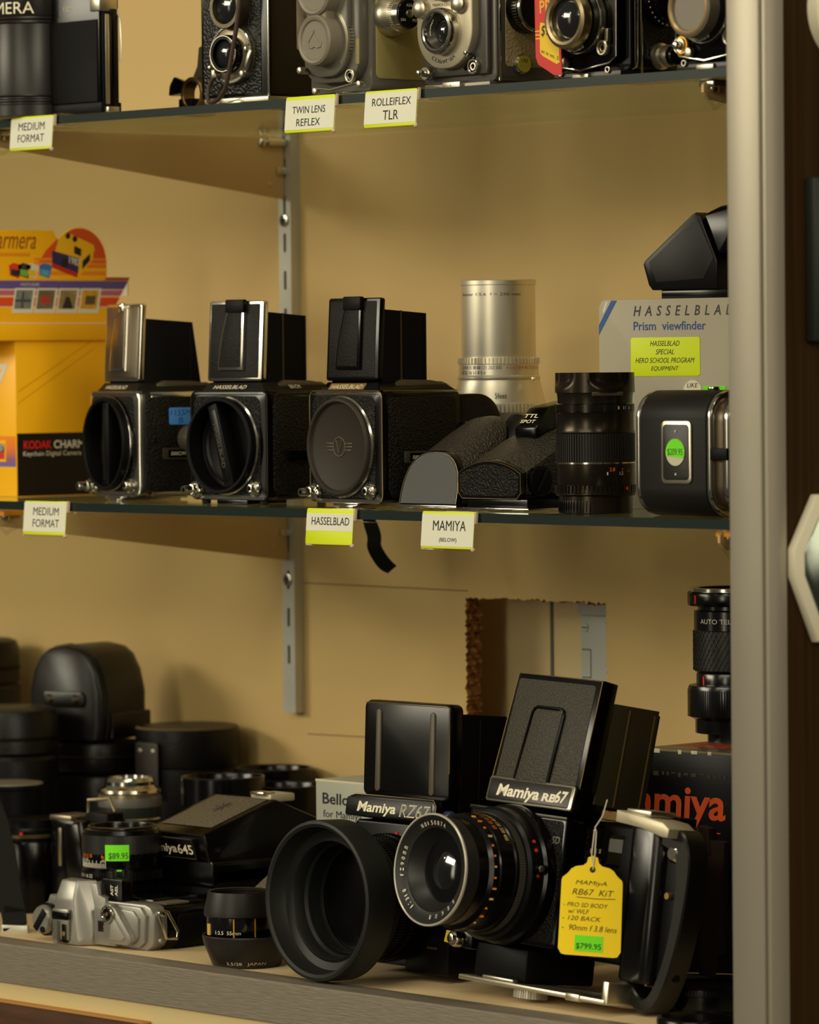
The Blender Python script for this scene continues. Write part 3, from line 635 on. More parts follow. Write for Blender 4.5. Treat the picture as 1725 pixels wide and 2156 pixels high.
def finder_a():
    yaw = 0; p = origin(840, -.264, MT, yaw, 0, 0); o = thing('prism_finder', 'rounded leather covered prism finder with a plain grey front plate', 'viewfinder', p, yaw, 'prism finders on the shelf')
    W = 62
    def sec(y, h, al, ins=0, z0=4, shift=0):
        a = math.radians(al); pts = []
        for i in range(25):
            t = PI*i/24; x = W/2-(W/2-ins)*math.copysign(abs(math.cos(t))**.75, math.cos(t)); q = (h)*abs(math.sin(t))**.72
            pts.append((x+shift, y+q*math.sin(a), z0+q*math.cos(a)))
        return pts
    pl = M('finder_plate', (44, 43, 42), .42, spec=.35)
    m = MB(); m.loft([sec(0, 37.5, 13, 1), sec(2.5, 38.5, 13, 0), sec(5, 38.5, 14, 0)], BLK); m.loft([sec(-.3, 36, 13, 2), sec(.6, 36.5, 13, 1.6)], pl); m.tube([V(q)+V((0, -.4, 0)) for q in sec(0, 37.2, 13, .9)], .22, M('worn_brass_edge', (0, 0, 0)), 6); m.build('front_plate', o, label='plain dark grey front plate')
    m = MB(); m.loft([sec(4.5, 39, 14, -.3), sec(8, 47, 20, -.3), sec(11, 60, 28, -.3), sec(15, 72, 33, -.3), sec(22, 74, 34, -.2)], M('lit_finder_leather', (46, 41, 34), .42, spec=.4, bump=('vor', 620, 1, .0012))); m.build('leather_housing', o)  # black leatherette lightened in colour for the light its top catches
    m = MB(); m.loft([sec(21.5, 73.5, 34, 0), sec(40, 58, 32, 3), sec(52, 42, 30, 10)], BLKM); m.build('rear_housing', o)
    m = MB(); T = Tr(48, 66, 40) @ Rx(-52); m.lathe([(8, 0), (14, 0), (17, 12), (18, 20), (17, 21), (13, 12), (8, 8)], (0, 0, 0), RUB, 'z', 32, T=T); m.build('eyecup', o)
    m = MB(); m.box(-2, W+1, -1.5, 62, 1.2, 3, CHR, .4); m.box(-6, 18, -3, 20, 0, 1.3, CLEAR, .3); m.box(38, 58, -4, 20, 0, 1.3, CLEAR, .3); m.box(1, W-1, 1, 60, 2.6, 4.2, BLK); m.build('slide_base', o)
finder_a()
def finder_b():
    yaw = 0; p = origin(985, -.262, MT, yaw, 8, 2); o = thing('prism_finder', 'leather covered metering prism finder with a knob on its side', 'viewfinder', p, yaw, 'prism finders on the shelf')
    W = 66
    def sec(y, zb, zs, zc, i=0):
        top = [(W-i-(W-2*i)*k/12, y, zs+(zc-zs)*math.sin(PI*k/12)**.8) for k in range(13)]
        return [(4+i, y, zb), (W-4-i, y, zb), (W-i, y, zb+4)]+top+[(i, y, zb+4)]
    m = MB(); m.loft([sec(0, 8.5, 26, 34.5, .8), sec(.8, 8, 26.6, 35.2), sec(5, 8, 27, 36)], BLK); m.loft([sec(-.4, 10.5, 25, 32.4, 2.6), sec(.3, 10.5, 25, 32.4, 2.6)], LEA); m.tube([V(q)+V((0, -.2, 0)) for q in sec(0, 8.5, 26, 34.5, .8)], .25, M('worn_brass_edge', (0, 0, 0)), 6, closed=True); m.build('front_frame', o)
    m = MB(); m.loft([sec(4.8, 8, 27.5, 36.4, -.2), sec(20, 8, 35, 44, -.2), sec(40, 8, 45, 54, -.2), sec(58, 8, 52, 60, 0), sec(66, 10, 50, 58, 2)], M('lit_finder_leather', (0, 0, 0))); m.build('housing', o)
    m = MB(); m.hull([(24, 33, 50), (46, 33, 50), (24, 33, 58), (46, 33, 58), (26, 46, 72), (44, 46, 72), (26, 70, 76), (44, 70, 76), (24, 70, 55), (46, 70, 55)], BLK, 1)
    nx = V((0, 13, 14)).normalized(); T0 = V((27, 35.2, 60.5))
    for tx, k, ht in (('TTL', 5, 3.6), ('SPOT', 0, 3.2)): m.text(tx, 15, ht, lambda u, v, k=k: T0+V((u, -.35, .25))+nx*(k+v), M('name_ink', (232, 220, 186), .4), bold=.02)
    m.build('meter_block', o)
    m = MB(); c = (W, 16, 21); m.knurl(c, 11, 0, 3.4, BLK, 'x', 44, .8); m.cyl(c, 10, 0, 4, BLKM, 'x', .6); m.box(W+4, W+5.4, 15, 17, 12, 30, PLA, .4, T=Tr(W, 16, 21) @ Rx(-28) @ Tr(-W, -16, -21)); m.build('side_knob', o)
    m = MB(); m.box(8, W+4, 2, 60, 1.8, 8.2, BLK, .5); m.box(5, W+8, -1, 62, .9, 2, CHR, .3); m.box(2, 24, -2, 30, 0, 1, CLEAR, .2); m.box(46, 70, -2, 30, 0, 1, CLEAR, .2); m.build('slide_base', o)
finder_b()
def zoom_lens():
    Y = -.256; o = thing('zoom_lens', 'black lens with a scalloped hood standing at the shelf edge before the grey carton', 'lens', origin(1255, Y, MT, 0), 46)
    wr = lambda a, z, r: (lambda u, v: (r*math.sin(a+u/r), -r*math.cos(a+u/r), z+v))
    bz = M('bronze_black', (52, 45, 36), .26, .8, spec=.5)
    m = MB(); m.lathe([(0, 0), (25, 0), (25.4, .5), (25.4, 12), (0, 12)], (0, 0, 0), bz); 
    for i in range(14): a = math.radians(-80+i*5.5); m.box(-.45, .45, -26, -25, .8, 9, BLK, .15, T=Rz(math.degrees(a)))
    m.build('rear_cap', o)
    m = MB(); m.lathe([(0, 12), (26.6, 12), (27.6, 13), (27.6, 14), (26.8, 14.6), (26.8, 19.5), (27, 20), (27, 34.5), (0, 34.5)], (0, 0, 0), bz); m.knurl((0, 0, 0), 27.7, 14.2, 19.2, bz, n=56, d=1)
    m.text('2.8', 4, 2.4, wr(.37, 29, 27.1), ORG); m.text('4', 1.4, 2.4, wr(.72, 29, 27.1), RED); m.text('1', .8, 2, wr(.3, 26.4, 27.1), WHT); m.text('1.2', 3, 2.2, wr(.66, 26.4, 27.1), WHT); m.text('11', 1.8, 2, wr(.95, 28, 27.1), ORG); m.cyl((0, 0, 17), 1.1, 27.2, 27.9, RED, 'y', T=Rz(180+52)); m.build('aperture_ring', o)
    m = MB(); m.lathe([(0, 34), (27.2, 34), (27.2, 35), (26.6, 35.4), (0, 35.4)], (0, 0, 0), CHR); m.knurl((0, 0, 0), 27.3, 35.4, 54.5, M('ribbed_rubber', (26, 23, 19), .45), n=84, d=.9); m.build('focus_grip', o)
    m = MB(); m.lathe([(0, 54), (27, 54.6), (27.2, 55.4), (26.6, 57), (26.5, 68), (27, 69), (0, 69)], (0, 0, 0), bz); m.lathe([(0, 69), (26.6, 69), (26.6, 74.5), (26, 75), (0, 75)], (0, 0, 0), BLK); m.knurl((0, 0, 0), 26.9, 69.6, 74.4, bz, n=120, d=.5)
    m.text('8', 1.4, 2.2, wr(.62, 71, 27), WHT); m.text('11', 2.2, 2.2, wr(.8, 71, 27), WHT); m.text('16', 2.2, 2.2, wr(1.02, 71, 27), WHT); m.build('barrel', o)
    m = MB(); m.lathe([(0, 75), (25.6, 75), (25.8, 80), (26.4, 83), (0, 83)], (0, 0, 0), bz); m.box(-11, 11, -26.6, -24, 80.2, 83, M('hood_tab', (70, 60, 48), .4), .4, T=Rz(20)); m.build('neck', o)
    m = MB(); rows = []; n = 96
    for k in range(9):
        z = 82.5+k*1.7; row = []
        for i in range(n):
            a = 2*PI*i/n; lobe = abs(math.sin(2*(a+.35)))
            dip = 2.6*max(0, min(1, (lobe-.42)*4))*max(0, min(1, (k-1.2-2.2*(1-lobe)*2)/2.2)); r = 27.4-dip; row.append((r*math.sin(a), -r*math.cos(a), z))
        rows.append(row)
    rows.append([(x*.93, y*.93, z) for x, y, z in rows[-1]]); rows.append([(x*.9, y*.9, 84) for x, y, z in rows[-1]])
    m.loft(rows, bz); m.build('lens_hood', o)
zoom_lens()
def grey_carton():
    yaw = 11; o = thing('lens_carton', 'grey printed carton with a lime sticker standing behind the chrome ended film holder', 'box', origin(1264, -.188, MT, yaw), yaw)
    W, D, H = 128, 58, 147; g = M('carton_grey', (176, 168, 146), .5, var=.05, vscale=30)
    m = MB(); m.prism([(0, 0), (W, 0), (W, H), (5, H), (2, H-1.6), (0, H-6)], 0, D, 'y', g, .8)
    bl = M('carton_blue', (52, 88, 150), .45)
    m.prism([(.3, H-25), (.3, H-18), (11, H-.8), (16, H-.8)], -.12, .2, 'y', bl); m.prism([(3.6, H-8), (6.4, H-1.6), (8.2, H-1.6), (4.4, H-10)], -.1, .2, 'y', WHT)
    ink = M('carton_ink', (58, 54, 48), .5); x = 30
    m.text('HASSELBLAD', 84, 7.2, front(30, H-12, -.15), ink, shear=.22, sp=1.9, bold=.012)
    m.text('Prism  viewfinder', 61, 6.2, front(30, H-22, -.15), M('print_blue', (52, 76, 138), .5), bold=.012)
    m.build('carton_body', o)
    s = MB(); s.rbox(27.5, 86, -.3, .05, H-54, H-27, 2, M('lime_sticker', (222, 240, 6), .5), .05)
    for k, (tx, wd) in enumerate((('HASSELBLAD', 25), ('SPECIAL', 15.5), ('HERO SCHOOL PROGRAM', 50), ('EQUIPMENT', 23.5))): s.text(tx, wd, 3.6, front(56.5-wd/2, H-33-k*5.9, -.4), DKINK, shear=.3)
    s.build('lime_sticker', o)
    s = MB(); s.cyl((79.5, 0, H-64.5), 7.6, -.3, 0, M('round_sticker', (226, 218, 190), .5), 'y'); s.text('LIKE', 9, 3, front(75, H-62, -.4), DKINK, shear=.2); s.text('NEW', 8, 3, front(75.5, H-67, -.4), DKINK, shear=.2); s.build('round_sticker', o)
    s = MB(); s.box(88.5, 107, -.3, 0, H-75, H-61, GREEN); s.build('green_sticker', o)
    # prism finder on the carton
    o2 = thing('eye_level_finder', 'black angular prism finder resting on top of the grey carton', 'viewfinder', origin(1393, -.170, MT+.147, yaw), yaw)
    m = MB(); m.box(0, 74, 0, 52, 0, 6, BLK, .6); m.build('base', o2)
    m = MB(); m.prism([(-9, 9.5), (-6, 6), (49, 6), (49, 26), (35, 57), (31, 59.5), (28, 58), (-12, 27), (-13.6, 24)], -3, 55, 'y', PLA, 1.4); m.prism([(-2, 11.5), (38, 13.5), (46.5, 28), (33, 55), (29, 54.5), (-8, 25.5)], -3.35, -2.6, 'y', M('side_panel', (26, 25, 22), .5), .3); m.build('housing', o2)
    m = MB(); m.hull([(36, 0, 58), (36, 52, 58), (48, 0, 30), (48, 52, 30), (70, 4, 66), (70, 48, 66), (78, 4, 34), (78, 48, 34), (48, 4, 64), (48, 48, 64)], BLK, 1.5); m.build('rear_housing', o2)
    m = MB(); m.rbox(70, 78, 8, 44, 36, 64, 8, RUB, 1.5, 'x'); m.build('eyecup', o2)
    m = MB(); m.box(57, 68, 2.2, 3.8, 39, 50, GREEN, .2); m.build('price_sticker', o2)
grey_carton()
def film_back():
    yaw = -1; o = thing('film_holder', 'black film holder with chrome ends and a framed window on its face', 'film holder', origin(1346, -.287, MT, yaw), yaw)
    H = 84; D = 50
    def prof(i, dx=0): return rrect(i, D-i, i, H-i, 19-i*.6, 8)
    m = MB(); m.prism(prof(0), 1.5, 64.5, 'x', M('back_leather', (22, 20, 17), .5, spec=.25, bump=('noise', 1200, .3, .0003)), .3); m.build('body', o)
    m = MB(); m.prism(prof(0), -3, 1.6, 'x', CHR, 1.6); m.build('end_band', o, label='chrome end band')
    m = MB(); m.prism(prof(0), 64.4, 70, 'x', CHR, 2); m.prism(prof(4), 69, 78, 'x', M('warm_metal', (96, 84, 66), .4, .8), .5); m.prism(prof(2.5), 77, 84, 'x', CHR, 2); m.box(69, 85, -.6, 6, 38, 46, BLKM, .6); m.build('end_band', o, label='chrome double end band')
    m = MB(); m.prism(rrect(23, 52, 22, 64, 4, 5), -1.2, .2, 'y', SAT, .7); m.prism(rrect(25, 50, 24.5, 61.5, 3, 5), -1.35, 0, 'y', M('window_dark', (40, 38, 33), .4), .2); m.cyl((37.5, 0, 57), .9, -1.8, -1, SAT, 'y'); m.cyl((37.5, 0, 28.5), .9, -1.8, -1, SAT, 'y'); m.build('memo_frame', o)
    m = MB(); m.cyl((37.5, 0, 43), 9, -2, -1.2, M('memo_white', (206, 198, 172), .5), 'y'); m.prism([(37.5+9*math.cos(a), 43+9*math.sin(a)) for a in [math.radians(d) for d in range(-24, 206, 10)]], -2.2, -1.9, 'y', GREEN); m.text('$209.95', 14.5, 5, front(30.4, 40.5, -2.35), M('green_ink', (40, 90, 20), .5)); m.build('memo_disc', o)
    m = MB(); m.cyl((50, 22, H), 4, 0, 2.4, CHR, 'z', .8, 24); m.build('release_button', o)
film_back()
# ---- clip-on shelf labels
def shelf_label(px, top, wd, lines, label, lime=(1.5, 2), fs=None):
    zt = GT if top else MT; p = origin(px, SF-.0022, zt, 0)
    o = thing('shelf_label', label, 'label', p, 0, 'clip-on shelf labels', -5)
    h = 25.5
    m = MB(); m.rbox(0, wd, -.9, -.5, .6-h, .8, 1.6, LIME, .1); m.box(0.1, wd-.1, -1.05, -.8, .6-h+lime[1], .8-lime[0], CARD)
    for tx, x, z, w_, ht in lines: m.text(tx, w_, ht, front(x, z, -1.2), DKINK)
    m.build('card', o)
    c = MB(); c.rbox(-.6, wd+.6, -.45, -.1, -.4-h, 1.4, 1.6, CLEAR, .1); c.box(wd-2, wd+14, -1, 14, .9, 1.6, CLEAR, .2); c.box(wd+.5, wd+1.3, -1, 1.5, -7.4, 1.2, M('clip_edge', (206, 180, 160), .4), .2); c.box(wd-2, wd+14, -1, 12, -8.2, -7.5, CLEAR, .2)
    c.ball((wd+.9, -1.4, -h+.2), 1.6, M('clip_edge', (0, 0, 0))); c.build('clip', o)
shelf_label(26, True, 53, [('MEDIUM', 10, -10, 33, 6), ('FORMAT', 10, -19, 33, 6)], 'medium format label clipped to the upper glass shelf at the left')
shelf_label(605, True, 54, [('TWIN LENS', 8, -11.5, 36, 5.2), ('REFLEX', 13, -20.5, 26, 5.2)], 'twin lens reflex label clipped to the upper glass shelf', (2.6, 2))
shelf_label(772, True, 55, [('ROLLEIFLEX', 8, -10, 41, 5.4), ('TLR', 20, -20, 16.5, 6.6)], 'label below the grey twin lens camera with capped lenses', (1.5, 2.4))
shelf_label(54, False, 53, [('MEDIUM', 12, -10, 32, 6), ('FORMAT', 12, -19, 33, 6)], 'medium format label clipped under the yellow display carton', (1, 2.4))
shelf_label(649, False, 51, [('HASSELBLAD', 6, -11, 41, 5.6)], 'label with a wide lime band below the winged emblem camera', (3.6, 9.6))
shelf_label(892, False, 54, [('MAMIYA', 12, -12.5, 34, 7), ('(BELOW)', 19, -21, 18, 3.6)], 'label clipped below the two prism finders on the middle shelf', (2, 1.5))
# ------------------------------------------------------------------ lowest row on the deck
def deckpos(px, Y, yaw=0, lx=0, ly=0): return origin(px, Y, DK, yaw, lx, ly)
WORN = M('worn_black_edge', (44, 40, 34), .3, .6)
def rz67():
    yaw, tilt = 0, -2.5
    o = thing('reflex_camera', 'black reflex camera with a wide rubber lens hood and a smooth ridged hood lid', 'camera', deckpos(740, -.318, yaw, 0, 0)+V((0, 0, .0100)), yaw, 'large reflex cameras on the deck', tilt)
    W, H = 104, 98
    m = MB(); m.rbox(0, W, 0, 92, -2, H, 5, BLK, 2); m.box(4, W+4, 30, 130, -2, 92, BLKM, 3); m.box(60, W+2, -3, 60, -5, 22, PLA, 2)
    for i in range(5): m.box(84+i*2.2, 85+i*2.2, -3.5, -2.8, 13, 14.4, M('contact_gold', (150, 126, 80), .4, .8))
    m.build('body', o)
    n = MB(); T = Tr(0, 0, H) @ Rx(-8)
    n.prism([(-3, 2), (0, 15.5), (6, 17.5), (88, 17.5), (92, 13), (92, 3), (88, 0)], -7, 16, 'y', BLK, 1.4, T=T); n.rbox(-2.2, 88, -7.4, -6.8, 2, 15, 2, PLA, .2, T=T); n.tube([V((-2.6, -6.6, 3)), V((.4, -6.6, 15.6)), V((6, -6.6, 17.3)), V((88, -6.6, 17.3)), V((91.6, -6.6, 13)), V((91.6, -6.6, 3))], .4, M('worn_brass_edge', (150, 126, 84), .35, .8), 6, T=T)
    ink = M('name_white', (236, 226, 198), .4)
    n.text('Mamiya', 41, 9.4, lambda u, v: T @ V((10+u, -7.5, 3+v)), ink, shear=.15, bold=.025); n.text('RZ67', 31.4, 8.9, lambda u, v: T @ V((55.3+u, -7.5, 3.8+v)), ink, shear=.2)
    n.text('RZ67', 30, 7.4, lambda u, v: T @ V((56+u, -7.6, 4.6+v)), BLK, shear=.2, bold=-.03)
    n.cyl((92, 4, H+7), 4, 0, 7, M('blue_button', (52, 58, 92), .35), 'x', 1, 20); n.build('name_plate', o)
    l = MB(); T = Tr(0, 4, H+16.5); lw = 92
    l.rbox(4, 4+lw, 0, 12, 0, 68, 5, BLK, 2.4, T=T)
    l.rbox(5, 3+lw, -.4, 1, 1, 67, 4.4, M('scuffed_black', (10, 9, 7), .2, spec=.3, var=.6, vscale=600), .3, T=T)
    rg = M('ridge_grey', (82, 74, 60), .45)
    for x in (18, 75): l.rbox(x, x+5, -1.6, .2, 4, 62, 2.4, rg, .6, T=T)
    l.tube([V((5.5, -.3, 66)), V((94.5, -.3, 66)), V((95, -.3, 20))], .35, M('worn_brass_edge', (150, 126, 84), .35, .8), 6, T=T); l.build('hood_lid', o)
    s = MB(); s.prism([(14, H+4), (58, H+4), (56, H+76), (14, H+78)], 93.5, 95.5, 'x', BLKM); s.prism([(14, H+4), (58, H+4), (56, H+76), (14, H+78)], 8, 10, 'x', BLKM); s.box(8, 95, 54, 58, H+4, H+75, BLKM); s.box(95.4, 96, 31, 31.8, H+10, H+74, WORN); s.build('hood_walls', o)
    # lens with a big rubber hood
    c = (46, 0, 45.8); m = MB()
    m.lathe([(0, 4), (43, 4), (44, -4), (44, -16), (0, -16)], c, BLK, 'y'); m.knurl(c, 45, -12, -6, PLA, 'y', 90, .8); m.build('lens_mount', o)
    m = MB(Tr(0, 12, 0)); m.lathe([(0, -14), (40, -16), (41, -20), (41, -46), (30, -48), (0, -48)], c, BLK, 'y'); m.knurl(c, 43, -22, -32, RUB, 'y', 80, 1.2); m.knurl(c, 42, -35, -42, PLA, 'y', 100, .8); m.cyl((46, -12, 90.3), 1.4, -1, 1, RED, 'z'); m.build('lens_barrel', o)
    m = MB(Tr(46, 12, 45.8) @ Mx.Diagonal((1.03, 1.03, 1.03, 1)) @ Tr(-46, 0, -45.8)); hood = M('hood_rubber', (25, 26, 23), .48, spec=.3)
    m.lathe([(41.5, -44), (44, -46), (46, -54), (52, -57), (54.2, -60), (54.2, -80), (53.6, -82.4), (51.6, -83), (49.5, -82), (48.6, -74), (47, -70), (42, -68.5), (40, -70), (39.4, -69), (39, -60), (37.5, -58), (37, -50), (35, -46), (41.5, -44)], c, hood, 'y', 96); m.build('lens_hood', o)
    m = MB(Tr(0, 12, 0)); m.lathe([(37.6, -58), (36.8, -40), (36.2, -39), (36, -34), (35.2, -33), (35, -28), (31, -26), (30, -14), (26, -10), (26, -6), (0, -4)], c, M('inner_barrel', (24, 26, 22), .45, spec=.3), 'y', 72)
    for k in range(5): m.ring(c, 36.6, 35.6-k*.3, -46+k*2, -45.2+k*2, PLA, 'y', .2)
    m.lathe([(0, -15), (10, -14.4), (20, -12.5), (25, -10.4)], c, LENSG, 'y', 48); m.build('inner_barrel', o)
    return o
rz67()
def rb67():
    yaw, tilt, roll = -2.5, -7.0, 1.4
    W, H = 101, 88.5
    # stands on its plate: knob under the front, plate end at the back
    o = thing('reflex_camera', 'black leather covered reflex camera with a long lens and a yellow price tag', 'camera', deckpos(966, -.343, yaw, 0, 0)+V((0, 0, .0405)), yaw, 'large reflex cameras on the deck', tilt, roll)
    m = MB(); m.rbox(0, W, 0, 16, 0, H, 4, BLK, 1.2); m.rbox(3, W-3, -.5, .6, 3, H-3, 3, LEA, .3); m.rbox(-.2, W+.2, -.9, .3, H-2.4, H+.2, .8, WORN, .3)
    m.text('~SD', 12, 5, front(84, 70, -.7), M('metal_ink', (150, 150, 140), .35, .6), shear=.2, bold=.02); m.build('front_standard', o)
    m = MB(); m.rbox(2, W-2, 17, 52, -2, H-1, 4, BLK, 1); m.rbox(W-3, W-1.4, 20, 50, 40, H-6, 3, LEA, .3, 'x')
    for k in range(4): m.box(W-1.4, W-1, 24+k*4, 25.4+k*4, 66, 69, M('scale_white', (200, 190, 160), .5))
    m.box(W-1.4, W-1, 34, 40, 60, 62.5, RED); m.box(-4, W+6, 54, 96, -4, H-2, BLKM, 3); m.build('body', o)
    # name plate
    n = MB(); T = Tr(0, 4, H+3) @ Rx(-10)
    n.rbox(13, 103, -3, 24, 0, 18.5, 2.5, BLK, 1.2, T=T); n.rbox(13.4, 102, -3.6, -2.6, .6, 18, 2.2, M('plate_rim', (160, 154, 140), .25, .9), .4, T=T); n.rbox(15, 99, -3.9, -3, 2, 16.4, 1.6, M('plate_face', (30, 25, 22), .35), .2, T=T)
    ink = M('name_white', (236, 226, 198), .4); n.text('Mamiya', 44, 10.6, lambda u, v: T @ V((24+u, -4.1, 2.4+v)), ink, shear=.15, bold=.03); n.text('RB', 14.5, 5.6, lambda u, v: T @ V((71+u, -4.1, 4.9+v)), ink, shear=.1, bold=.04); n.text('67', 13, 8.6, lambda u, v: T @ V((84+u, -4.1, 4.9+v)), ink, shear=.15, bold=.03); n.build('name_plate', o)
    # raised lid
    l = MB(); T = Tr(0, 5, H+19) @ Rx(-9); lm = M('lid_leather', (60, 56, 46), .5, spec=.3, bump=('vor', 800, .7, .0006))
    l.prism([(13, 0), (105, 0), (104.5, 75), (17, 75)], 0, 14, 'y', BLK, 1.2, T=T); l.prism([(17, 1), (100, 1), (98.6, 69.6), (97, 71), (21, 71), (19.6, 69.6)], -.5, .5, 'y', lm, .3, T=T)
    l.prism([(38, 0), (72, 0), (74, 48), (71.5, 52), (45, 52), (42.4, 48)], -1.8, 0, 'y', lm, .8, T=T)
    l.tube([V(p) for p in ((38, -1.4, 2), (42.2, -1.6, 48), (44, -1.6, 51), (46, -1.6, 52.2), (70, -1.6, 52.2), (72.6, -1.6, 51), (73.8, -1.6, 48), (72, -1.4, 2))], 1.3, BLK, 8, T=T)
    ed = M('worn_brass_edge', (0, 0, 0)); l.tube([V((13.6, -.1, 2)), V((17.6, -.1, 74.4)), V((103.8, -.1, 74.4)), V((104.3, -.1, 2))], .4, ed, 6, T=T); l.build('hood_lid', o)
    s = MB(); ol = M('hood_side_olive', (52, 45, 28), .5, spec=.4); T = Tr(0, 19, H+10) @ Rx(-6)
    s.prism([(0, 0), (46, 0), (44, 71), (2, 69)], 101, 104, 'x', ol, .5, T=T); s.prism([(0, 0), (46, 0), (44, 71), (2, 69)], 16, 18, 'x', BLKM, .3, T=T); s.box(16, 103, 43, 46, 0, 68, BLKM, T=T)
    for y in (17, 40): s.box(104, 104.6, y, y+1, 1, 67, M('hood_fold_line', (112, 96, 58), .4, .4), T=T)
    s.build('hood_walls', o)
    # lens
    c = (49, 0, 45); m = MB(); m.lathe([(0, 2), (47, 2), (47.6, -2), (47, -8), (44, -10), (0, -10)], c, BLK, 'y', 80)
    m.lathe([(0, -9), (44.5, -9), (45, -10), (45, -20), (43, -22), (0, -22)], c, PLA, 'y', 80)
    wr = lambda a, y, r: (lambda u, v: (c[0]+r*math.sin(a+u/r), y-v, c[2]+r*math.cos(a+u/r)))
    for a, mt in ((.98, RED), (1.12, RED), (1.34, ORG), (1.5, RED)): m.cyl((c[0]+45.1*math.sin(a), -15, c[2]+45.1*math.cos(a)), 1.3, -.3, .3, mt, 'x', seg=12)
    m.lathe([(0, -4), (3.4, -4), (4, -2), (4, 4), (0, 4)], (c[0]+44, -16, c[2]+8), BLK, 'x', 20); m.cyl((c[0]+49, -16, c[2]+8), 2.4, -.6, .6, SAT, 'x', .3, 20); m.build('lens_mount', o)
    m = MB(Tr(49, 4, 45) @ Mx.Diagonal((.95, 1, .95, 1)) @ Tr(-49, 0, -45)); m.lathe([(0, -20), (42, -21), (42.6, -23), (42.6, -33), (41.5, -34), (41.5, -46), (40.8, -47), (40.8, -52), (38, -54), (38, -62), (0, -62)], c, BLK, 'y', 80)
    m.knurl(c, 43.2, -24, -31, M('ribbed_grey', (58, 54, 46), .4), 'y', 130, .5)
    m.text('1 2 4 8 15 30 60 125 250 400', 44, 3, wr(-.15, -35.5, 41.7), GOLD); m.text('SEKOR C MAMIYA', 30, 3, wr(.0, -22.6, 42.9), GOLD); m.text('3.8 4 5.6 8 11 16 22 32', 40, 3, wr(-.3, -41, 41.7), ORG)
    rnd = random.Random(5)
    for k in range(13):
        a = .25+k*.19; m.box(c[0]+40.9*math.sin(a)-.5, c[0]+40.9*math.sin(a)+.5, -51.5, -51.5+rnd.choice((1.5, 3)), c[2]+40.9*math.cos(a)-.7, c[2]+40.9*math.cos(a)+.7, ORG if k % 3 else GOLD)
    m.build('lens_barrel', o)
    m = MB(Tr(49, 3, 45) @ Mx.Diagonal((.93, 1, .93, 1)) @ Tr(-49, 0, -45)); fm = M('front_bezel', (30, 29, 27), .42, spec=.4)
    m.lathe([(38, -60), (38.5, -62), (40, -72), (40.3, -73), (39, -74.4), (38, -74), (36.5, -72.5), (30.5, -70.5), (30, -69), (23, -61), (22, -60), (21.4, -56), (38, -56)], c, fm, 'y', 96)
    m.ring(c, 40.6, 39, -74.8, -72.6, M('worn_ring', (206, 198, 182), .36, .6), 'y', .5, 96)
    m.lathe([(0, -63), (8, -62.4), (15, -60.6), (21.6, -57.6)], c, LENSG, 'y', 48)
    ink = M('name_white', (0, 0, 0))
    def arc(tx, a, r, ht, L):
        for k, ch in enumerate(tx):
            if ch == ' ': continue
            t = a-L*(k/max(1, len(tx)-1)); m.text(ch, ht*.62 if ch not in 'IJ1:.' else ht*.25, ht, lambda u, v, t=t: (c[0]+(r+v)*math.cos(t)+(u-ht*.3)*math.sin(t), -72.2-.25*v+.05, c[2]+(r+v)*math.sin(t)-(u-ht*.3)*math.cos(t)), ink)
    arc('No.50874', 2.05, 32.3, 3, .75); arc('f=90mm', 3.35, 32.3, 3, .6); arc('1:3.8', 4.12, 32.3, 3, .42); arc('SEKOR', 5.65, 32.3, 3, .85)
    m.build('front_bezel', o)
    m = MB(); m.lathe([(0, -7), (5, -7), (6, -5), (6, 0), (0, 0)], (6, -3, -3), CHR, 'y', 24); m.cyl((6, -9, -3), 3.4, -3, 0, CHR, 'y', .6, 20); m.box(0, 20, -4, 6, -9, 3, BLK, 1.5); m.build('front_knob', o)
    # flash bracket under the camera: silver plate with a screw knob, flash grip with its leather hand strap
    b = MB(); b.box(14, 164, -8, 30, -29.5, -26, SAT, .8); b.box(20, 74, 0, 62, -26, -3, BLKM, 2); b.rbox(160, 166, -7, 26, -29.5, -14, 1.6, SAT, .6); b.box(40, 72, -9, -4, -25.9, -23.6, SAT, .8); b.box(126, 140, -9, 0, -30.5, -25.5, SAT, .8); b.build('bracket_plate', o, label='silver bracket plate')
    b = MB(); b.knurl((72, 8, 0), 11.5, -35.5, -29.4, STEEL, 'z', 40, .9); b.build('screw_knob', o)
    g = MB(); g.rbox(150, 183, 10, 50, -14, 92, 9, M('grip_black', (10, 9, 8), .22, spec=.45), 3, 'z'); g.rbox(W+2, 152, 30, 64, -6, 88, 4, BLKM, 2, 'x'); g.build('side_grip', o)
    sm = M('strap_leather', (22, 20, 16), .32, spec=.4)
    out = [(182, 88), (194, 92), (203, 88), (209, 76), (211, 60), (207, 20), (199, -10), (190, -28), (180, -33), (168, -31), (160, -22)]
    inn = [(167, -16), (172, -22), (180, -24), (186, -16), (193, 2), (198, 30), (199, 60), (196, 74), (182, 78)]
    sm_ = lambda P: [tuple(V(P[i]).lerp(V(P[i+1]), t)) for i in range(len(P)-1) for t in (0, .5)]+[P[-1]]
    def smooth(P):
        P = sm_(P)
        return [P[0]]+[tuple((V(P[i-1])+V(P[i])*2+V(P[i+1]))/4) for i in range(1, len(P)-1)]+[P[-1]]
    s = MB(); so, si = smooth(smooth(out)), smooth(smooth(inn)); n_ = 40
    def res(P):
        L = [0]
        for p_, q_ in zip(P, P[1:]): L.append(L[-1]+(V(q_)-V(p_)).length)
        r_ = []
        for k in range(n_+1):
            d = L[-1]*k/n_; i = max(0, min(len(P)-2, next((j for j in range(len(L)-1) if L[j+1] >= d-1e-9), len(P)-2))); r_.append(V(P[i]).lerp(V(P[i+1]), (d-L[i])/max(1e-6, L[i+1]-L[i])))
        return r_
    ro, ri = res(so), res(si[::-1])
    rows = []
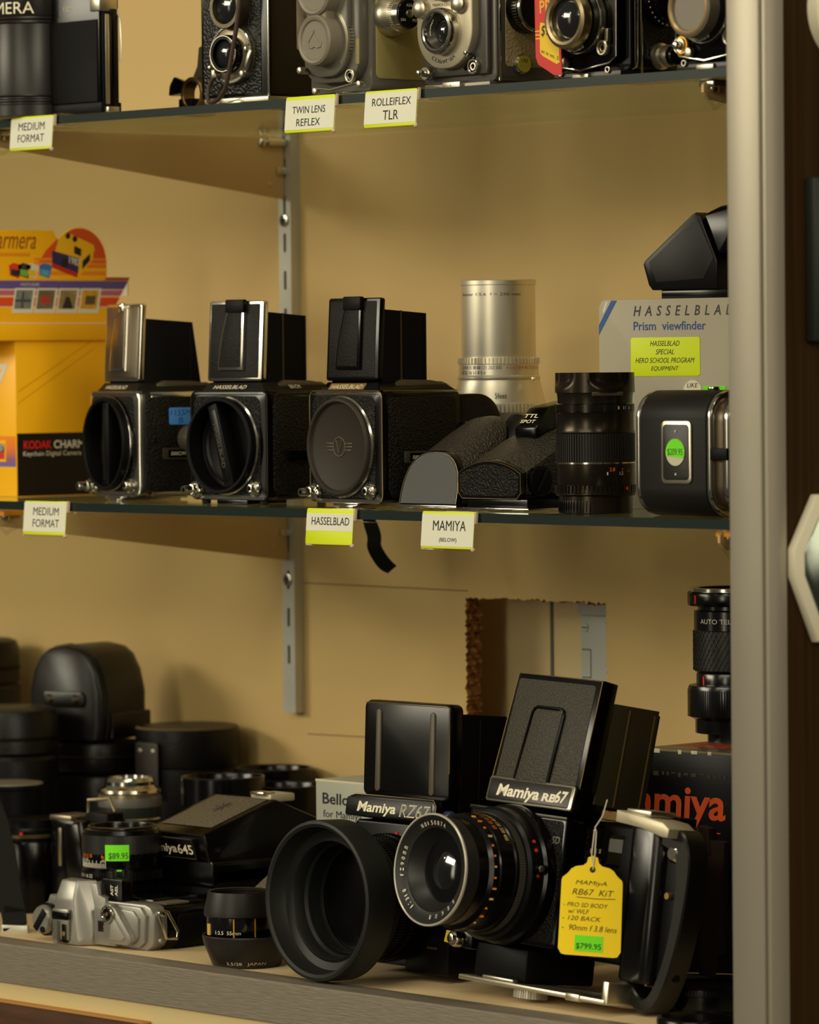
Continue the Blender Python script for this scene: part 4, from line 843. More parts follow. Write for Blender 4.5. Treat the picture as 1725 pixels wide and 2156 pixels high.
    for p_, q_ in zip(ro, ri):
        e_ = (q_-p_).normalized()*1.2
        rows.append([(p_.x, 14, p_.y), (p_.x, 30, p_.y), (q_.x, 30, q_.y), (q_.x, 14, q_.y), (q_.x-e_.x, 12.8, q_.y-e_.y), (p_.x+e_.x, 12.8, p_.y+e_.y)])
    s.loft(rows, sm); s.box(182, 200, 17, 26, -10, 84, BLKM, 3); s.build('hand_strap', o)
    brs = M('brass', (190, 150, 90), .3, .9)
    s = MB(); s.lathe([(0, -3), (4, -3), (6, -1), (6.6, 1), (0, 1)], (193, 15, 74), CHR, 'y', 24); s.build('strap_stud', o)
    for x, z in ((190, 46), (178, -12)):
        s = MB(); s.lathe([(0, -3), (2.2, -3), (2.8, 0), (0, 0)], (x, 17 if z < 60 else 15, z), brs, 'y', 16); s.build('strap_stud', o)
    s = MB(); s.prism([(144, 90), (158, 89), (170, 88), (190, 84), (196, 84), (197, 90), (190, 94), (170, 96), (144, 98)], 4, 28, 'y', M('shoe_silver', (196, 186, 156), .4, .4), 1.2); s.box(152, 176, 6, 28, 96, 100, SAT, .8); s.box(150, 178, 30, 46, 84, 97, BLKM, 1); s.build('flash_shoe', o, label='silver flash shoe')
    for z0, z1 in ((60, 80), (36, 54)):
        s = MB(); s.tube([(140, 12, z1), (145, 6, z1-2), (148, 3, (z0+z1)/2), (144, 6, z0+2), (138, 10, z0)], .7, M('clip_steel', (70, 70, 66), .35, .9), flat=(9, (1, .9, 0))); s.build('spring_clip', o)
    return o
RB = rb67()
def price_tag():
    top = aty(1249, 1812, -.362); o = thing('price_tag', 'yellow handwritten price tag hanging on a string from the right hand reflex camera', 'tag', (top.x, top.y, top.z), 34)
    hw, h = 20.5, 63; ye = M('tag_yellow', (250, 216, 20), .5)
    pts = [(-3.2, 2), (-4, -1.5), (-6.4, -3.5)]+[(-6.4-10*math.sin(a), -3.5-7*(1-math.cos(a))) for a in (.5, .9, 1.3)]+[(-17.4, -10), (-hw+.6, -12), (-hw, -14), (-hw-.6, -h+4), (-hw+1.5, -h+.6), (-hw+4, -h)]
    pts = [(0, 3.2)]+pts+[(-x, z) for x, z in pts[::-1]]
    T = Ry(3)
    m = MB(T); m.prism(pts, 0, .5, 'y', ye); m.cyl((0, 0, -6), 2, -.1, .6, M('tag_hole', (60, 40, 10), .7), 'y', seg=20)
    ink = M('biro', (70, 56, 24), .6); F = lambda x, z: front(x, z, -.15)
    for tx, x, z, wd, ht in (('MAMiyA', -11, -17, 21, 3.6), ('RB67  KiT', -13, -23, 28, 4), ('- PRO SD BODY', -18.5, -31, 30, 2.8), ('w/ WLF', -15, -35.5, 14, 3), ('- 120 BACK', -19, -40, 26, 3), ('-  90mm f 3.8 lens', -19, -46.6, 37, 3.8)): m.text(tx, wd, ht, F(x, z), ink, shear=.25)
    m.tube([V((-10, -.1, -24.6)), V((3, -.1, -25)), V((16, -.1, -24.4))], .25, ink, 5); m.build('tag_card', o)
    s = MB(T); s.box(-10, 9, -.25, 0, -h+3, -h+13.5, GREEN); s.text('$799.95', 17, 4.4, front(-9, -h+4, -.4), M('green_ink', (0, 0, 0)), bold=.01); s.build('price_sticker', o)
    e = (aty(1279, 1684, -.34)-top)*1e3; k = (aty(1254, 1752, -.358)-top)*1e3; Q = Rz(-34)
    e, k = Q @ e, Q @ k
    st = M('string', (196, 186, 160), .7); s = MB(); s.tube([V((0, -.3, -6)), V((1.4, -.5, 4)), k+V((.8, -.6, 0)), k+V((-.2, 0, 3)), k.lerp(e, .5)+V((1, 0, 0)), e], .5, st, 6); s.tube([V((0, .8, -6)), V((-.8, -.2, 4)), k+V((-.6, -.6, 0)), k+V((.2, 0, 2))], .5, st, 6); s.ball(k+V((0, -.4, 1)), 1.1, st); s.build('string', o)
price_tag()
m = MB(); m.prism([(0, 0), (14, -4), (13, 6), (2, 8)], 0, .5, 'y', MATS['tag_yellow']); m.prism([(9, -2.6), (14, -4), (13.6, 0), (9.4, 1)], -.1, .1, 'y', GREEN)
t = m.build('price_tag'); t.location = aty(935, 1982, -.325); t.rotation_euler = (0, 0, .55); tag(t, 'small corner of a yellow tag peeking out below the long lens', 'tag')
def wrap(r, z, a, c=(0, 0)): return lambda u, v: (c[0]+r*math.sin(a+u/r), c[1]-r*math.cos(a+u/r), z+v)
def bellows_carton():
    o = thing('bellows_carton', 'small silver grey carton behind the ridged lid of the left reflex camera', 'box', deckpos(668, -.215), 0)
    g = M('carton_silver', (168, 168, 154), .45, .1, var=.05, vscale=30); H = aty(668, 1640, -.215).z*1e3-DK*1e3
    m = MB(); m.box(0, 96, 0, 150, 0, H, g, .9); ink = DKINK
    m.text('Bellows', 47, 8.4, front(8, H-18, -.2), ink, bold=.015); m.text('for Mamiya', 44, 7, front(8.5, H-29.5, -.2), ink); m.build('carton_body', o)
    m = MB(); m.box(-.15, 96.1, -.15, .6, H-1.6, H+.1, M('carton_wear', (214, 204, 174), .7), .2); m.build('worn_edge', o)
bellows_carton()
def black_carton():
    yaw = 4; o = thing('camera_carton', 'large black carton with orange lettering standing at the right behind the hand strap', 'box', deckpos(1352, -.175, yaw), yaw)
    H = aty(1400, 1577, -.172).z*1e3-DK*1e3; W = 190; bk = M('carton_gloss_black', (7, 6, 6), .3, spec=.18); org = M('letter_orange', (255, 92, 30), .5)
    m = MB(); m.box(0, W, 0, 120, 0, H-.6, bk, .8)
    m.text('mamiya', 110, 29, front(-31, H-54.6, -.2), org, bold=.022, shear=.06)
    m.box(14, 74, -.2, 0, H-56.5, H-55.8, org); m.text('n,', 4.2, 4.6, front(74, H-98.5, -.2), GOLD); m.text('rs', 4, 3, front(73, H-103, -.2), GOLD); m.tube([V((40, -.3, 2)), V((90, -.3, 5))], .4, GOLD, 5); m.build('carton_body', o)
    m = MB(); m.box(0, W, 0, 120, H-.6, H, M('carton_top', (84, 76, 62), .3, spec=.6), .3); m.text('mamiya', 110, 60, lambda u, v: (6+u, 12+v, H+.1), M('top_orange', (196, 66, 34), .4), bold=.03); m.build('carton_top', o)
    m = MB(); rnd = random.Random(9); wr = M('carton_wear', (0, 0, 0)); m.box(0, W, -.2, .8, H-1.5, H+.15, M('carton_edge', (120, 108, 78), .6), .2)
    x = 6
    while x < 90: d = rnd.uniform(2, 7); m.box(x, x+d, -.25, .2, H-rnd.uniform(1.5, 4), H+.2, wr, .1) if rnd.random() < .35 else None; m.box(x, x+d*.8, -.22, 0, H-16-rnd.uniform(0, 3), H-15.6, M('scuff', (70, 62, 44), .7)); x += d+2
    m.build('worn_edge', o)
    t = thing('tele_converter', 'black tele converter with knurled rings standing on the large black carton', 'lens', origin(1546, -.085, DK+H/1e3, 0), 44)
    B = M('gloss_black_metal', (14, 13, 13), .2, .2, spec=.6)
    m = MB(); m.lathe([(0, 0), (19, 0), (19, 5), (26, 5.6), (27.6, 6), (27.6, 16), (0, 16)], (0, 0, 0), B); m.build('rear_mount', t)
    m = MB(); m.knurl((0, 0, 0), 33, 18, 37, B, n=110, d=.8, duty=.6); m.lathe([(0, 15), (29, 16), (33, 18.5), (33, 37), (32, 40), (27, 41), (0, 41)], (0, 0, 0), B); m.build('mount_ring', t)
    m = MB(); m.lathe([(0, 40), (26.6, 40), (26.6, 48), (25.4, 50), (0, 50)], (0, 0, 0), B); m.box(-.8, .8, -26.9, -26.4, 41, 47, RED, T=Rz(-52)); m.build('index_ring', t)
    m = MB(); kn = M('diamond_grip', (20, 19, 18), .4, spec=.5)
    m.lathe([(27, 49.6), (28.6, 51), (28.6, 79), (27.6, 80), (27, 80)], (0, 0, 0), kn, seg=96)
    for sg in (1, -1):
        for k in range(48):
            a0 = 2*PI*k/48; m.tube([V((28.7*math.sin(a0+sg*t*.55), -28.7*math.cos(a0+sg*t*.55), 51+28*t)) for t in (0, .25, .5, .75, 1)], .28, kn, 4)
    m.build('grip_ring', t)
    m = MB(); m.lathe([(0, 79.5), (28, 79.5), (28, 93), (25, 94), (25, 97), (0, 97)], (0, 0, 0), B); m.text('AUTO TELE CONVERTER', 62, 3.4, wrap(28.15, 84.5, -.95), WHT); m.build('barrel', t)
    m = MB(); m.lathe([(24, 96.6), (32, 97), (32.6, 98), (32.6, 106), (32, 107), (30, 107.4), (29, 109), (27, 109.6), (26, 108), (24, 98)], (0, 0, 0), B); m.lathe([(24.2, 107), (30.6, 107.2), (30.6, 109.4), (27.6, 110), (24.4, 109.6)], (0, 0, 0), CHR); m.box(-.9, .9, -33, -32.4, 99, 105, RED, T=Rz(-54)); m.build('bayonet', t)
black_carton()
def pouch():
    o = thing('leather_pouch', 'thin dark brown leather pouch hanging between the hand strap and the black carton', 'pouch', deckpos(1470, -.232), 0)
    br = M('brown_leather', (38, 22, 12), .6, spec=.25, var=.3, vscale=60); m = MB(); z = lambda py: (aty(1490, py, -.232).z-DK)*1e3
    m.prism([(0, 1), (10, 0), (14, z(2010)), (22, z(2005)), (26, z(1770)), (6, z(1768)), (4, z(1762))], 0, 6, 'y', br, 1); m.build('pouch_body', o)
    m = MB(); m.prism([(6, z(1800)), (14, z(1798)), (12, z(1745)), (2, z(1740))], -1, 7, 'y', br, .6); m.build('flap', o)
pouch()
def small_things():
    # caps at the right
    o = thing('round_filter', 'flat round black filter lying at the deck edge beside the metal post', 'filter', deckpos(1478, -.357), 0)
    m = MB(); m.lathe([(0, 0), (27, 0), (29, 1), (29, 7), (28, 8.6), (26, 9), (24, 7.6), (0, 7.6)], (0, 0, 0), BLK); m.build('rim', o)
    o = thing('filter_holder', 'black ring adapter lying behind the flat round filter by the post', 'lens adapter', deckpos(1500, -.285), 0)
    m = MB(); m.lathe([(22, 0), (30, 0), (31, 1), (31, 12), (34, 13), (34, 17), (22, 18), (22, 0)], (0, 0, 0), BLK); m.knurl((0, 0, 0), 34.3, 13.2, 16.4, PLA, n=90, d=.6); m.build('ring', o)
    m = MB(); P = [aty(px, py, Y)*1e3 for px, py, Y in ((1400, 2066, -.262), (1440, 2060, -.25), (1490, 2068, -.245), (1560, 2080, -.24))]
    P2 = [P[0]+V((-20, 20, -14)), *P, P[-1]+V((30, 10, -20))]
    m.tube(P2, .8, M('grey_webbing', (52, 52, 44), .7), flat=(7, (0, .25, 1))); m.build('neck_strap'); tag(bpy.data.objects['neck_strap'], 'dark grey strap band crossing in front of the black carton near the post', 'strap')
small_things()
def hood_stack():
    o = thing('lens_hood', 'bowl shaped black lens hood on the deck edge under the small 55mm lens', 'lens hood', deckpos(520, -.350), 46)
    hm = M('hood_satin', (34, 30, 26), .42, spec=.35)
    m = MB(); m.lathe([(0, 0), (23.5, 0), (24.5, .8), (31, 17), (32, 22), (31.4, 23), (30, 22.6), (29, 18), (26, 14.2), (0, 14)], (0, 0, 0), hm, seg=80); m.build('bowl', o)
    m = MB(); m.text('3.5/28   JAPAN', 28, 2.8, lambda u, v: ((25+v*.42+.5)*math.sin(-.5+u/25), -(25+v*.42+.5)*math.cos(-.5+u/25), 2.2+v), M('dim_white', (196, 186, 160), .5)); m.build('lettering', o)
    o = thing('wide_lens', 'short black 55mm lens stacked on the bowl shaped lens hood', 'lens', deckpos(506, -.3525)+V((0, 0, .0032)), 46)
    m = MB(); m.lathe([(0, 11), (18, 11), (18, 14), (23.5, 17), (24.4, 18), (0, 18)], (0, 0, 0), BLK); m.build('rear_mount', o)
    m = MB(); m.lathe([(0, 17), (23.6, 17), (24, 18), (24, 33), (0, 33)], (0, 0, 0), M('gloss_barrel', (12, 11, 10), .14, spec=.7), seg=80)
    for a in (-.1, .55): m.box(-.5, .5, -24.25, -23.6, 19, 32.5, M('yellow_line', (190, 140, 30), .5), T=Rz(math.degrees(a)))
    m.text('1:3.5  55mm', 20, 2.6, wrap(24.2, 21, -.72), WHT); m.box(-1.6, 1.6, -25, -23.8, 20, 28, GOLD, T=Rz(-60)); m.build('barrel', o)
    m = MB(); m.lathe([(21, 50), (22.6, 50.4), (25.4, 38), (25.6, 33.6), (25, 32.6), (20, 32.6), (20, 34), (23.6, 36), (21, 50)], (0, 0, 0), hm, seg=80)
    for k in range(4): m.ring((0, 0, 0), 21.9+.2*k, 21, 47.5-2*k, 48.3-2*k, PLA, 'z', .2)
    m.lathe([(0, 37), (12, 37.6), (21, 38)], (0, 0, 0), LENSG); m.build('front_hood', o)
hood_stack()
def silver_slr():
    """lies on its back: local x = camera width, -y = its top plate towards the room, z = its front"""
    yaw = 3; o = thing('film_camera', 'silver and black film camera lying on its back at the deck edge', 'camera', deckpos(88, -.363, yaw, 0, 0), yaw)
    W = 118
    m = MB(); m.rbox(14, W, 20, 72, 0, 33, 8, BLK, 2, 'y'); m.rbox(20, W-6, 24, 66, 32.5, 33.6, 4, LEA, .4, 'z'); m.box(34, 100, 24, 86, 30, 36, BLK, 2); m.rbox(W-30, W+1, 30, 70, -1, 30, 8, BLKM, 3, 'y')
    grid = M('grip_mesh', (120, 112, 92), .4, .3)
    for i in range(9):
        for j in range(18): m.box(W-34+j*1.7, W-33+j*1.7, 24+i*2.6, 25.6+i*2.6, 33, 34.4, grid)
    m.build('body', o)
    t = MB(); t.prism([(0, 5), (4, 1), (W-8, 0), (W-2, 4), (W, 8), (W, 26), (W-4, 32), (W-10, 34), (0, 34), (-4, 26), (-4, 10)], 8, 22, 'y', SILV, 1.5); t.prism([(W-52, 3), (W-14, 2), (W-8, 6), (W-6, 26), (W-12, 32), (W-52, 33)], 5, 9, 'y', SILV, 1); t.prism([(W-44, 6), (W-18, 5), (W-13, 10), (W-12, 24), (W-18, 29), (W-44, 30)], 3, 6, 'y', SILV, .8); t.build('top_plate', o, label='silver top plate')
    p = MB(); p.hull([(20, -8, 1), (50, -8, 1), (23, -6, 34), (43, -6, 34), (17, 12, 0), (62, 12, 0), (20, 12, 48), (52, 12, 48), (26, -2, 48), (44, -2, 48), (58, 4, 10)], SILV, 1.4); p.prism([(44, 46), (56, 46), (58, 38), (66, 36), (66, 4), (44, 2)], 6, 24, 'y', SILV, 1); p.build('prism_housing', o, label='silver prism housing')
    s = MB(); s.box(24, 42, -9.6, -7.6, 4, 27, M('shoe_grey', (150, 146, 134), .35, .8), .6); s.box(24, 42, -10.4, -7, 19, 25, BLK, .6); s.box(29.5, 32.5, -10, -8, 2, 18, M('slot', (60, 60, 54), .8), .2); s.box(35, 40, -10, -8, 2, 16, BLK, .2); s.cyl((37.5, -10, 9), 1.8, -.4, .4, M('brass', (0, 0, 0)), 'y'); s.build('hot_shoe', o)
    k = MB(); c = (3, 8, 16); k.lathe([(0, -12), (9, -12), (10.5, -10), (11, -8), (11, -2), (13, -2), (13, 0), (0, 0)], c, SILV, 'y', 40); k.ring(c, 12.4, 10.8, -7, -3, BLK, 'y', .4); k.box(-9, 9, -.6, .6, -2.6, 2.6, BLKM, .3, T=Tr(3, -4.3, 16) @ Ry(-52)); k.cyl((6, -4, 9), 2.4, -.8, .8, BLKM, 'y'); k.build('rewind_knob', o)
    a = MB(); a.prism([(74, 31), (80, 33), (86, 30), (102, 12), (103, 7), (99, 4), (78, 4), (72, 8)], -2, 5, 'y', SILV, 1); a.prism([(82, 24), (86, 22), (97, 10), (94, 7), (80, 7)], -2.6, -1.6, 'y', M('lever_pad', (150, 146, 136), .5, .5), .3); a.build('advance_lever', o)
    b = MB(); c = (79, -2, 26); b.ring(c, 6.4, 4.4, -2.6, 0, CHR, 'y', .5); b.cyl(c, 4.4, -1.6, 0, BLK, 'y', .4); b.cyl(c, 1.4, -2, -1, RED if False else M('brass', (0, 0, 0)), 'y'); b.build('shutter_button', o)
    f = MB(); f.box(60, 84, 0, 8, 2, 30, SILV, 1); f.box(65, 76, -.5, .5, 12, 20, M('counter_black', (24, 18, 16), .25), .2); f.box(71, 75, -.7, 0, 15.5, 16.5, RED); f.build('frame_counter', o)
    l = MB(); l.cyl((W+1, 14, 28), 2.6, -3, 3, CHR, 'x', .8, 16); P = [(W+3, 13, 30), (W+5, 9, 27), (W+7, 14, 10), (W+7, 24, 9), (W+6, 26, 14), (W+4, 18, 29)]; l.tube([V(q) for q in P], 1.2, CHR, 8, closed=True); l.build('strap_lug', o)
    q = MB(); q.cyl((W-1, 13, 8), 2, 0, 5, SILV, 'x', .6, 16); q.build('self_timer_pin', o)
    n = MB(); n.rbox(58, 82, 9, 20, 30, 50, 2, BLK, .6); n.text('AST', 8, 3, lambda u, v: (72-v, 8.8, 38+u), WHT, bold=.02); n.text('AEL', 8, 3, lambda u, v: (77-v, 8.8, 38+u), WHT, bold=.02); n.build('lens_side_plate', o)
    # lens on the camera, pointing up
    L = thing('standard_lens', 'black standard lens with a green price sticker above the silver camera', 'lens', deckpos(259, -.309)+V((0, 0, .0365)), 42)
    m = MB(); m.lathe([(0, 0), (26, 0), (27, 1), (27, 6), (29, 8), (30, 9), (30, 16), (0, 16)], (0, 0, 0), BLK); m.build('mount', L)
    m = MB(); m.knurl((0, 0, 0), 30.4, 9, 15.4, PLA, n=80, d=.7); m.lathe([(0, 15), (29.4, 15), (29.4, 17), (0, 17)], (0, 0, 0), BLK); m.box(-4, 4, -31.6, -28, 6, 18, PLA, .8, T=Rz(6)); m.box(-1.8, 1.8, -31.9, -31.4, 16.6, 17.8, GREEN, T=Rz(6)); m.text('4 5.6 8 11 16 22', 26, 2.6, wrap(30.5, 11, -1.5), WHT); m.build('aperture_ring', L)
    m = MB(); m.lathe([(0, 16.5), (29.4, 16.5), (29.6, 17), (29.6, 29), (0, 29)], (0, 0, 0), BLK, seg=80)
    for k in range(22): a_ = -1.2+k*.045; m.box(-.15, .15, -29.9, -29.4, 18.5, 22 if k % 3 else 24, WHT, T=Rz(math.degrees(a_)))
    m.text('5 7 10 15 30', 17, 2.6, wrap(29.75, 26, -1.25), ORG); m.text('2 3 5 10', 12, 2.4, wrap(29.75, 23, -1.25), WHT); m.text('ft.', 3.6, 2.6, wrap(29.75, 25.6, -.38), ORG); m.text('m', 2.4, 1.8, wrap(29.75, 23, -.36), WHT); m.build('scale_ring', L)
    m = MB(); rows = []
    n_ = 66
    for k in range(9):
        z = 28.6+k*1.75; rows.append([(((30.2 if (i+k) % 2 else 29.2))*math.cos(2*PI*i/n_), ((30.2 if (i+k) % 2 else 29.2))*math.sin(2*PI*i/n_), z) for i in range(n_)])
    m.loft(rows, M('grip_rubber', (24, 23, 21), .4, spec=.5)); m.build('focus_grip', L, ang=5)
    m = MB(); m.lathe([(28.6, 42), (29.4, 43), (27.6, 46), (25.6, 47), (25, 48), (24, 48.4), (23.6, 47), (23, 40), (0, 39)], (0, 0, 0), BLK, seg=80); m.ring((0, 0, 0), 25.4, 24.2, 47.6, 48.6, M('worn_rim', (96, 82, 58), .35, .7), 'z', .3, 80); m.lathe([(0, 42), (10, 41.4), (20, 40)], (0, 0, 0), LENSG); m.build('front_rim', L)
    m = MB(); m.loft([[(30.6*math.sin(a), -30.6*math.cos(a), z) for a in [-.25+i*.06 for i in range(11)]] for z in (24.2, 36.2)], GREEN, cap=False, closed=False); m.text('$89.95', 15, 5.4, wrap(30.75, 25, -.16), M('green_ink', (40, 90, 20), .5), bold=.01); m.build('price_sticker', L)
silver_slr()
def camera645():
    yaw = 0; o = thing('reflex_camera', 'black reflex camera with a wedge shaped finder behind the silver camera', 'camera', deckpos(314, -.282, yaw), yaw)
    H0 = (aty(320, 1806, -.282).z-DK)*1e3
    m = MB(); m.rbox(0, 78, 4, 108, 0, 22, 6, BLK, 2); m.rbox(-2, 78, 2, 110, 20, H0, 6, BLKM, 2); m.rbox(-1, 78, 0, 112, H0-18, H0+2, 4, BLK, 1.2); m.rbox(8, 84, -6, 40, 2, 24, 7, LEA, 2); m.build('body', o)
    T = Tr(0, 0, H0)
    a, b = 12, 30                                                   # front edge height, ridge height
    p = MB(T); p.hull([(-2, 0, 0), (76, 0, 0), (0, -4, 22), (72, -4, 22), (0, 66, 44), (72, 66, 44), (0, 106, 27), (76, 106, 27), (-2, 110, 0), (78, 110, 0)], BLK, 1.6)
    sl = lambda y: 22.3+22*(y+4)/70
    p.loft([[(x, y, sl(y)+.25) for x, y in ((7, 8), (66, 8), (66, 62), (7, 62))], [(x, y, sl(y)+.9) for x, y in ((8, 9), (65, 9), (65, 61), (8, 61))]], M('top_leather', (92, 84, 68), .55, spec=.4, bump=('vor', 450, 1, .0012)))
    cx, cy = 38, 42
    for k in range(8): an = k*PI/4; p.tube([V((cx, cy, sl(cy)+1)), V((cx+8*math.cos(an), cy+8*math.sin(an), sl(cy+8*math.sin(an))+1))], .5, M('star_emboss', (60, 54, 44), .4), 5)
    p.build('prism_finder', o)
    n = MB(T); n.hull([(2, -3, 3), (62, -3, 3), (2, -8, 18), (62, -8, 18), (2, 0, 3), (62, 0, 3), (2, -2, 19), (62, -2, 19)], PLA, .8); fr = M('plate_rim', (0, 0, 0))
    F = lambda x, z: (lambda u, v: (x+u, -3.4-(z+v-3)/15*5-.3, z+v)); n.text('Mamiya', 38, 8.6, F(4, 5), M('name_white', (0, 0, 0)), shear=.1, bold=.02); n.text('645', 18, 7.4, F(43, 6.4), M('name_white', (0, 0, 0)), bold=.01); n.tube([V((-1, -4.4, 1.5)), V((0, -5.2, 21.4)), V((71.5, -5.2, 21.4)), V((75, -1.4, 1.5))], .5, M('worn_black_edge', (0, 0, 0)), 6, T=None); n.tube([V((2, -3.2, 3)), V((2, -8.2, 18)), V((62, -8.2, 18)), V((62, -3.2, 3))], .35, fr, 6, closed=True); n.build('name_plate', o)
    s = MB(T); s.box(42, 66, 66, 90, 41, 47, M('shoe_silver', (0, 0, 0)), 1.2); s.box(46, 62, 62, 74, 46.4, 48.6, CHR, .6); s.build('flash_shoe', o, label='silver flash shoe')
    s = MB(T); s.cyl((-3, 60, 30), 5, -2, 3, CHR, 'x', 1, 20); s.cyl((-3, 48, 27), 3, -2, 3, CHR, 'x', .8, 16); s.build('side_button', o)
    q = thing('prism_finder', 'leather covered prism finder with a strap lug half hidden by the wide rubber hood', 'viewfinder', deckpos(524, -.285), 0)
    z0 = (aty(545, 1882, -.285).z-DK)*1e3; B = Tr(0, 0, 0)
    m = MB(); m.box(0, 58, 0, 54, 0, z0-4, BLKM, 2); m.box(-8, 62, -6, 56, z0-8, z0-5, BLK, 1); m.hull([(0, 0, z0-6), (60, 0, z0-6), (0, 0, z0), (60, 0, z0), (6, 34, z0+26), (56, 34, z0+26), (4, 54, z0+22), (56, 54, z0+22), (0, 54, z0-6), (60, 54, z0-6)], BLK, 1.2); m.build('body', q)
    m = MB(); d = V((0, 34, 26)).normalized(); nn = V((0, -26, 34)).normalized()
    m.loft([[V((x, 0, z0))+d*t+nn*h for x, t in ((3, 3), (57, 3), (53, 34), (8, 34))] for h in (.3, 1)], M('top_leather', (0, 0, 0))); m.build('leather_panel', q)
    m = MB(); m.tube([V((6, 28, z0+30)), V((12, 26, z0+34)), V((20, 28, z0+34)), V((16, 32, z0+28))], 1.1, CHR, 8, closed=True); m.build('strap_lug', q)
camera645()
def back_row():
    def lens(px, Y, top, r, name, label, sect, glass=True, group='open black lenses behind the wedge finder camera'):
        o = thing(name, label, 'lens', deckpos(px, Y), 40, group); H = (aty(px, top, Y).z-DK)*1e3
        m = MB(); m.lathe([(0, 0), (r*.82, 0), (r*.82, H-24), (r*.84, H-23), (0, H-23)], (0, 0, 0), BLKM); m.knurl((0, 0, 0), r*.9, H-60, H-34, PLA, n=70, d=1); m.build('barrel', o)
        m = MB(); m.lathe([(r*.84, H-24), (r-1, H-23), (r, H-22), (r, H-1), (r-.7, H), (r-2, H), (r-2.6, H-1), (r-3, H-10), (r*.84, H-12)], (0, 0, 0), BLK); m.ring((0, 0, 0), r, r-1.6, H-.9, H+.2, WORN, 'z', .3); m.build('front_ring', o)
        m = MB(); m.lathe([(0, H-4.2), (r*.4, H-5), (r*.7, H-7.6), (r-3, H-11)], (0, 0, 0), M('pale_reflection', (150, 140, 120), .08, .6)); m.build('front_element', o, label='front element coloured pale for its reflection')  # pale reflection on the dark glass is put into the base colour
    lens(472, -.150, 1634, 33, 'black_lens', 'open black lens standing left of two others before the round leather case', 0)
    lens(578, -.036, 1616, 32, 'black_lens', 'open black lens standing rearmost against the beige wall', 0)
    lens(598, -.083, 1652, 33, 'black_lens', 'open black lens standing directly left of the silver grey carton', 0)
    m = MB(); m.ball((0, 0, 0), 4.4, CHR, (1, 1, 1)); 
    o = thing('banded_lens', 'lens with a silver band and grey green barrel standing behind the standard lens', 'lens', deckpos(276, -.160), 40); H = (aty(276, 1636, -.160).z-DK)*1e3
    gb = M('grey_green_barrel', (46, 52, 48), .3, .2, spec=.5)
    m.me.free()
    m = MB(); m.lathe([(0, 0), (26, 0), (26, H-32.5), (0, H-32.5)], (0, 0, 0), gb); m.lathe([(0, H-33), (25, H-33), (25.2, H-32), (25.2, H-23), (0, H-23)], (0, 0, 0), gb); m.lathe([(25.4, H-33.2), (26.2, H-32.6), (25.4, H-31.8)], (0, 0, 0), CHR); m.build('barrel', o)
    m = MB(); m.lathe([(0, H-23), (25.4, H-23), (25.6, H-22.4), (25.6, H-15.6), (0, H-15.4)], (0, 0, 0), SILV); m.build('silver_band', o, label='satin silver band')
    m = MB(); m.knurl((0, 0, 0), 24.4, H-15.4, H-12.4, M('gilt', (170, 156, 120), .3, .8), n=70, d=.7); m.lathe([(0, H-12.4), (25, H-12.4), (25.6, H-11.6), (25.2, H-9.6), (22, H-8), (20.4, H-6), (20.4, H-3), (19.6, H-2), (18.6, H), (16, H), (15.6, H-4), (0, H-5)], (0, 0, 0), CHR); m.build('bayonet', o, label='chrome bayonet mount'); 
    m = MB(); m.lathe([(0, H-3.8), (15, H-3.8)], (0, 0, 0), LENSG); m.build('rear_element', o)
    # round leather lens case with a riveted tab
    o = thing('lens_case', 'round black leather lens case with a riveted strap tab', 'case', deckpos(398, -.052), 0, 'leather cases at the back of the deck'); H = (aty(398, 1526, -.052).z-DK)*1e3
    m = MB(); m.lathe([(0, 0), (40, 0), (41.5, 1.5), (42, H-34), (41.2, H-33), (0, H-33)], (0, 0, 0), LEAG, seg=80); m.build('case_body', o)
    m = MB(); m.lathe([(0, H-33.4), (43, H-33), (43.4, H-32), (42.8, H-3), (41, H-.6), (38, H), (0, H+.6)], (0, 0, 0), LEAG, seg=80); m.lathe([(42.2, H-2.6), (42.6, H-1.6), (41, H-.4)], (0, 0, 0), M('worn_leather', (96, 80, 56), .6)); m.build('case_lid', o)
    m = MB(Rz(3)); m.rbox(-14, 14, -45.2, -43.4, H-58, H-12, 3, M('strap_dark', (36, 29, 24), .5, var=.3), .5); m.build('strap_tab', o)
    for x, z in ((-8, H-19), (8, H-19), (0, H-53)): m = MB(Rz(3)); m.lathe([(0, -1.4), (2, -1), (2.6, 0), (0, 0)], (x, -45.2, z), SAT, 'y', 16); m.build('rivet', o)
    # flat zip case with a domed leather case on top
    o = thing('lens_case', 'flat wide black zip case below the domed leather case', 'case', deckpos(186, -.085), 8, 'leather cases at the back of the deck'); H1 = (aty(186, 1556, -.085).z-DK)*1e3; H2 = (aty(186, 1618, -.085).z-DK)*1e3
    m = MB(); m.rbox(-52, 52, -34, 34, 0, H2-2, 24, LEAG, 7, 'z'); m.build('case_body', o)
    m = MB(); m.rbox(-49, 49, -32, 32, H2-2, H1, 24, LEAG, 5, 'z'); z = M('zip', (40, 34, 28), .4, .5); m.tube([V((x, y, (H1+H2)/2)) for x, y in rrect(-49.4, 49.4, -32.4, 32.4, 24, 8)], .9, z, 6, closed=True); m.build('case_lid', o)
    yaw = 14; o = thing('leather_case', 'domed black leather case with a snap tab resting on the flat zip case', 'case', origin(190, -.085, DK+(H1+.3)/1e3, yaw), yaw, 'leather cases at the back of the deck')
    Hd = (aty(150, 1354, -.095).z-DK)*1e3-H1
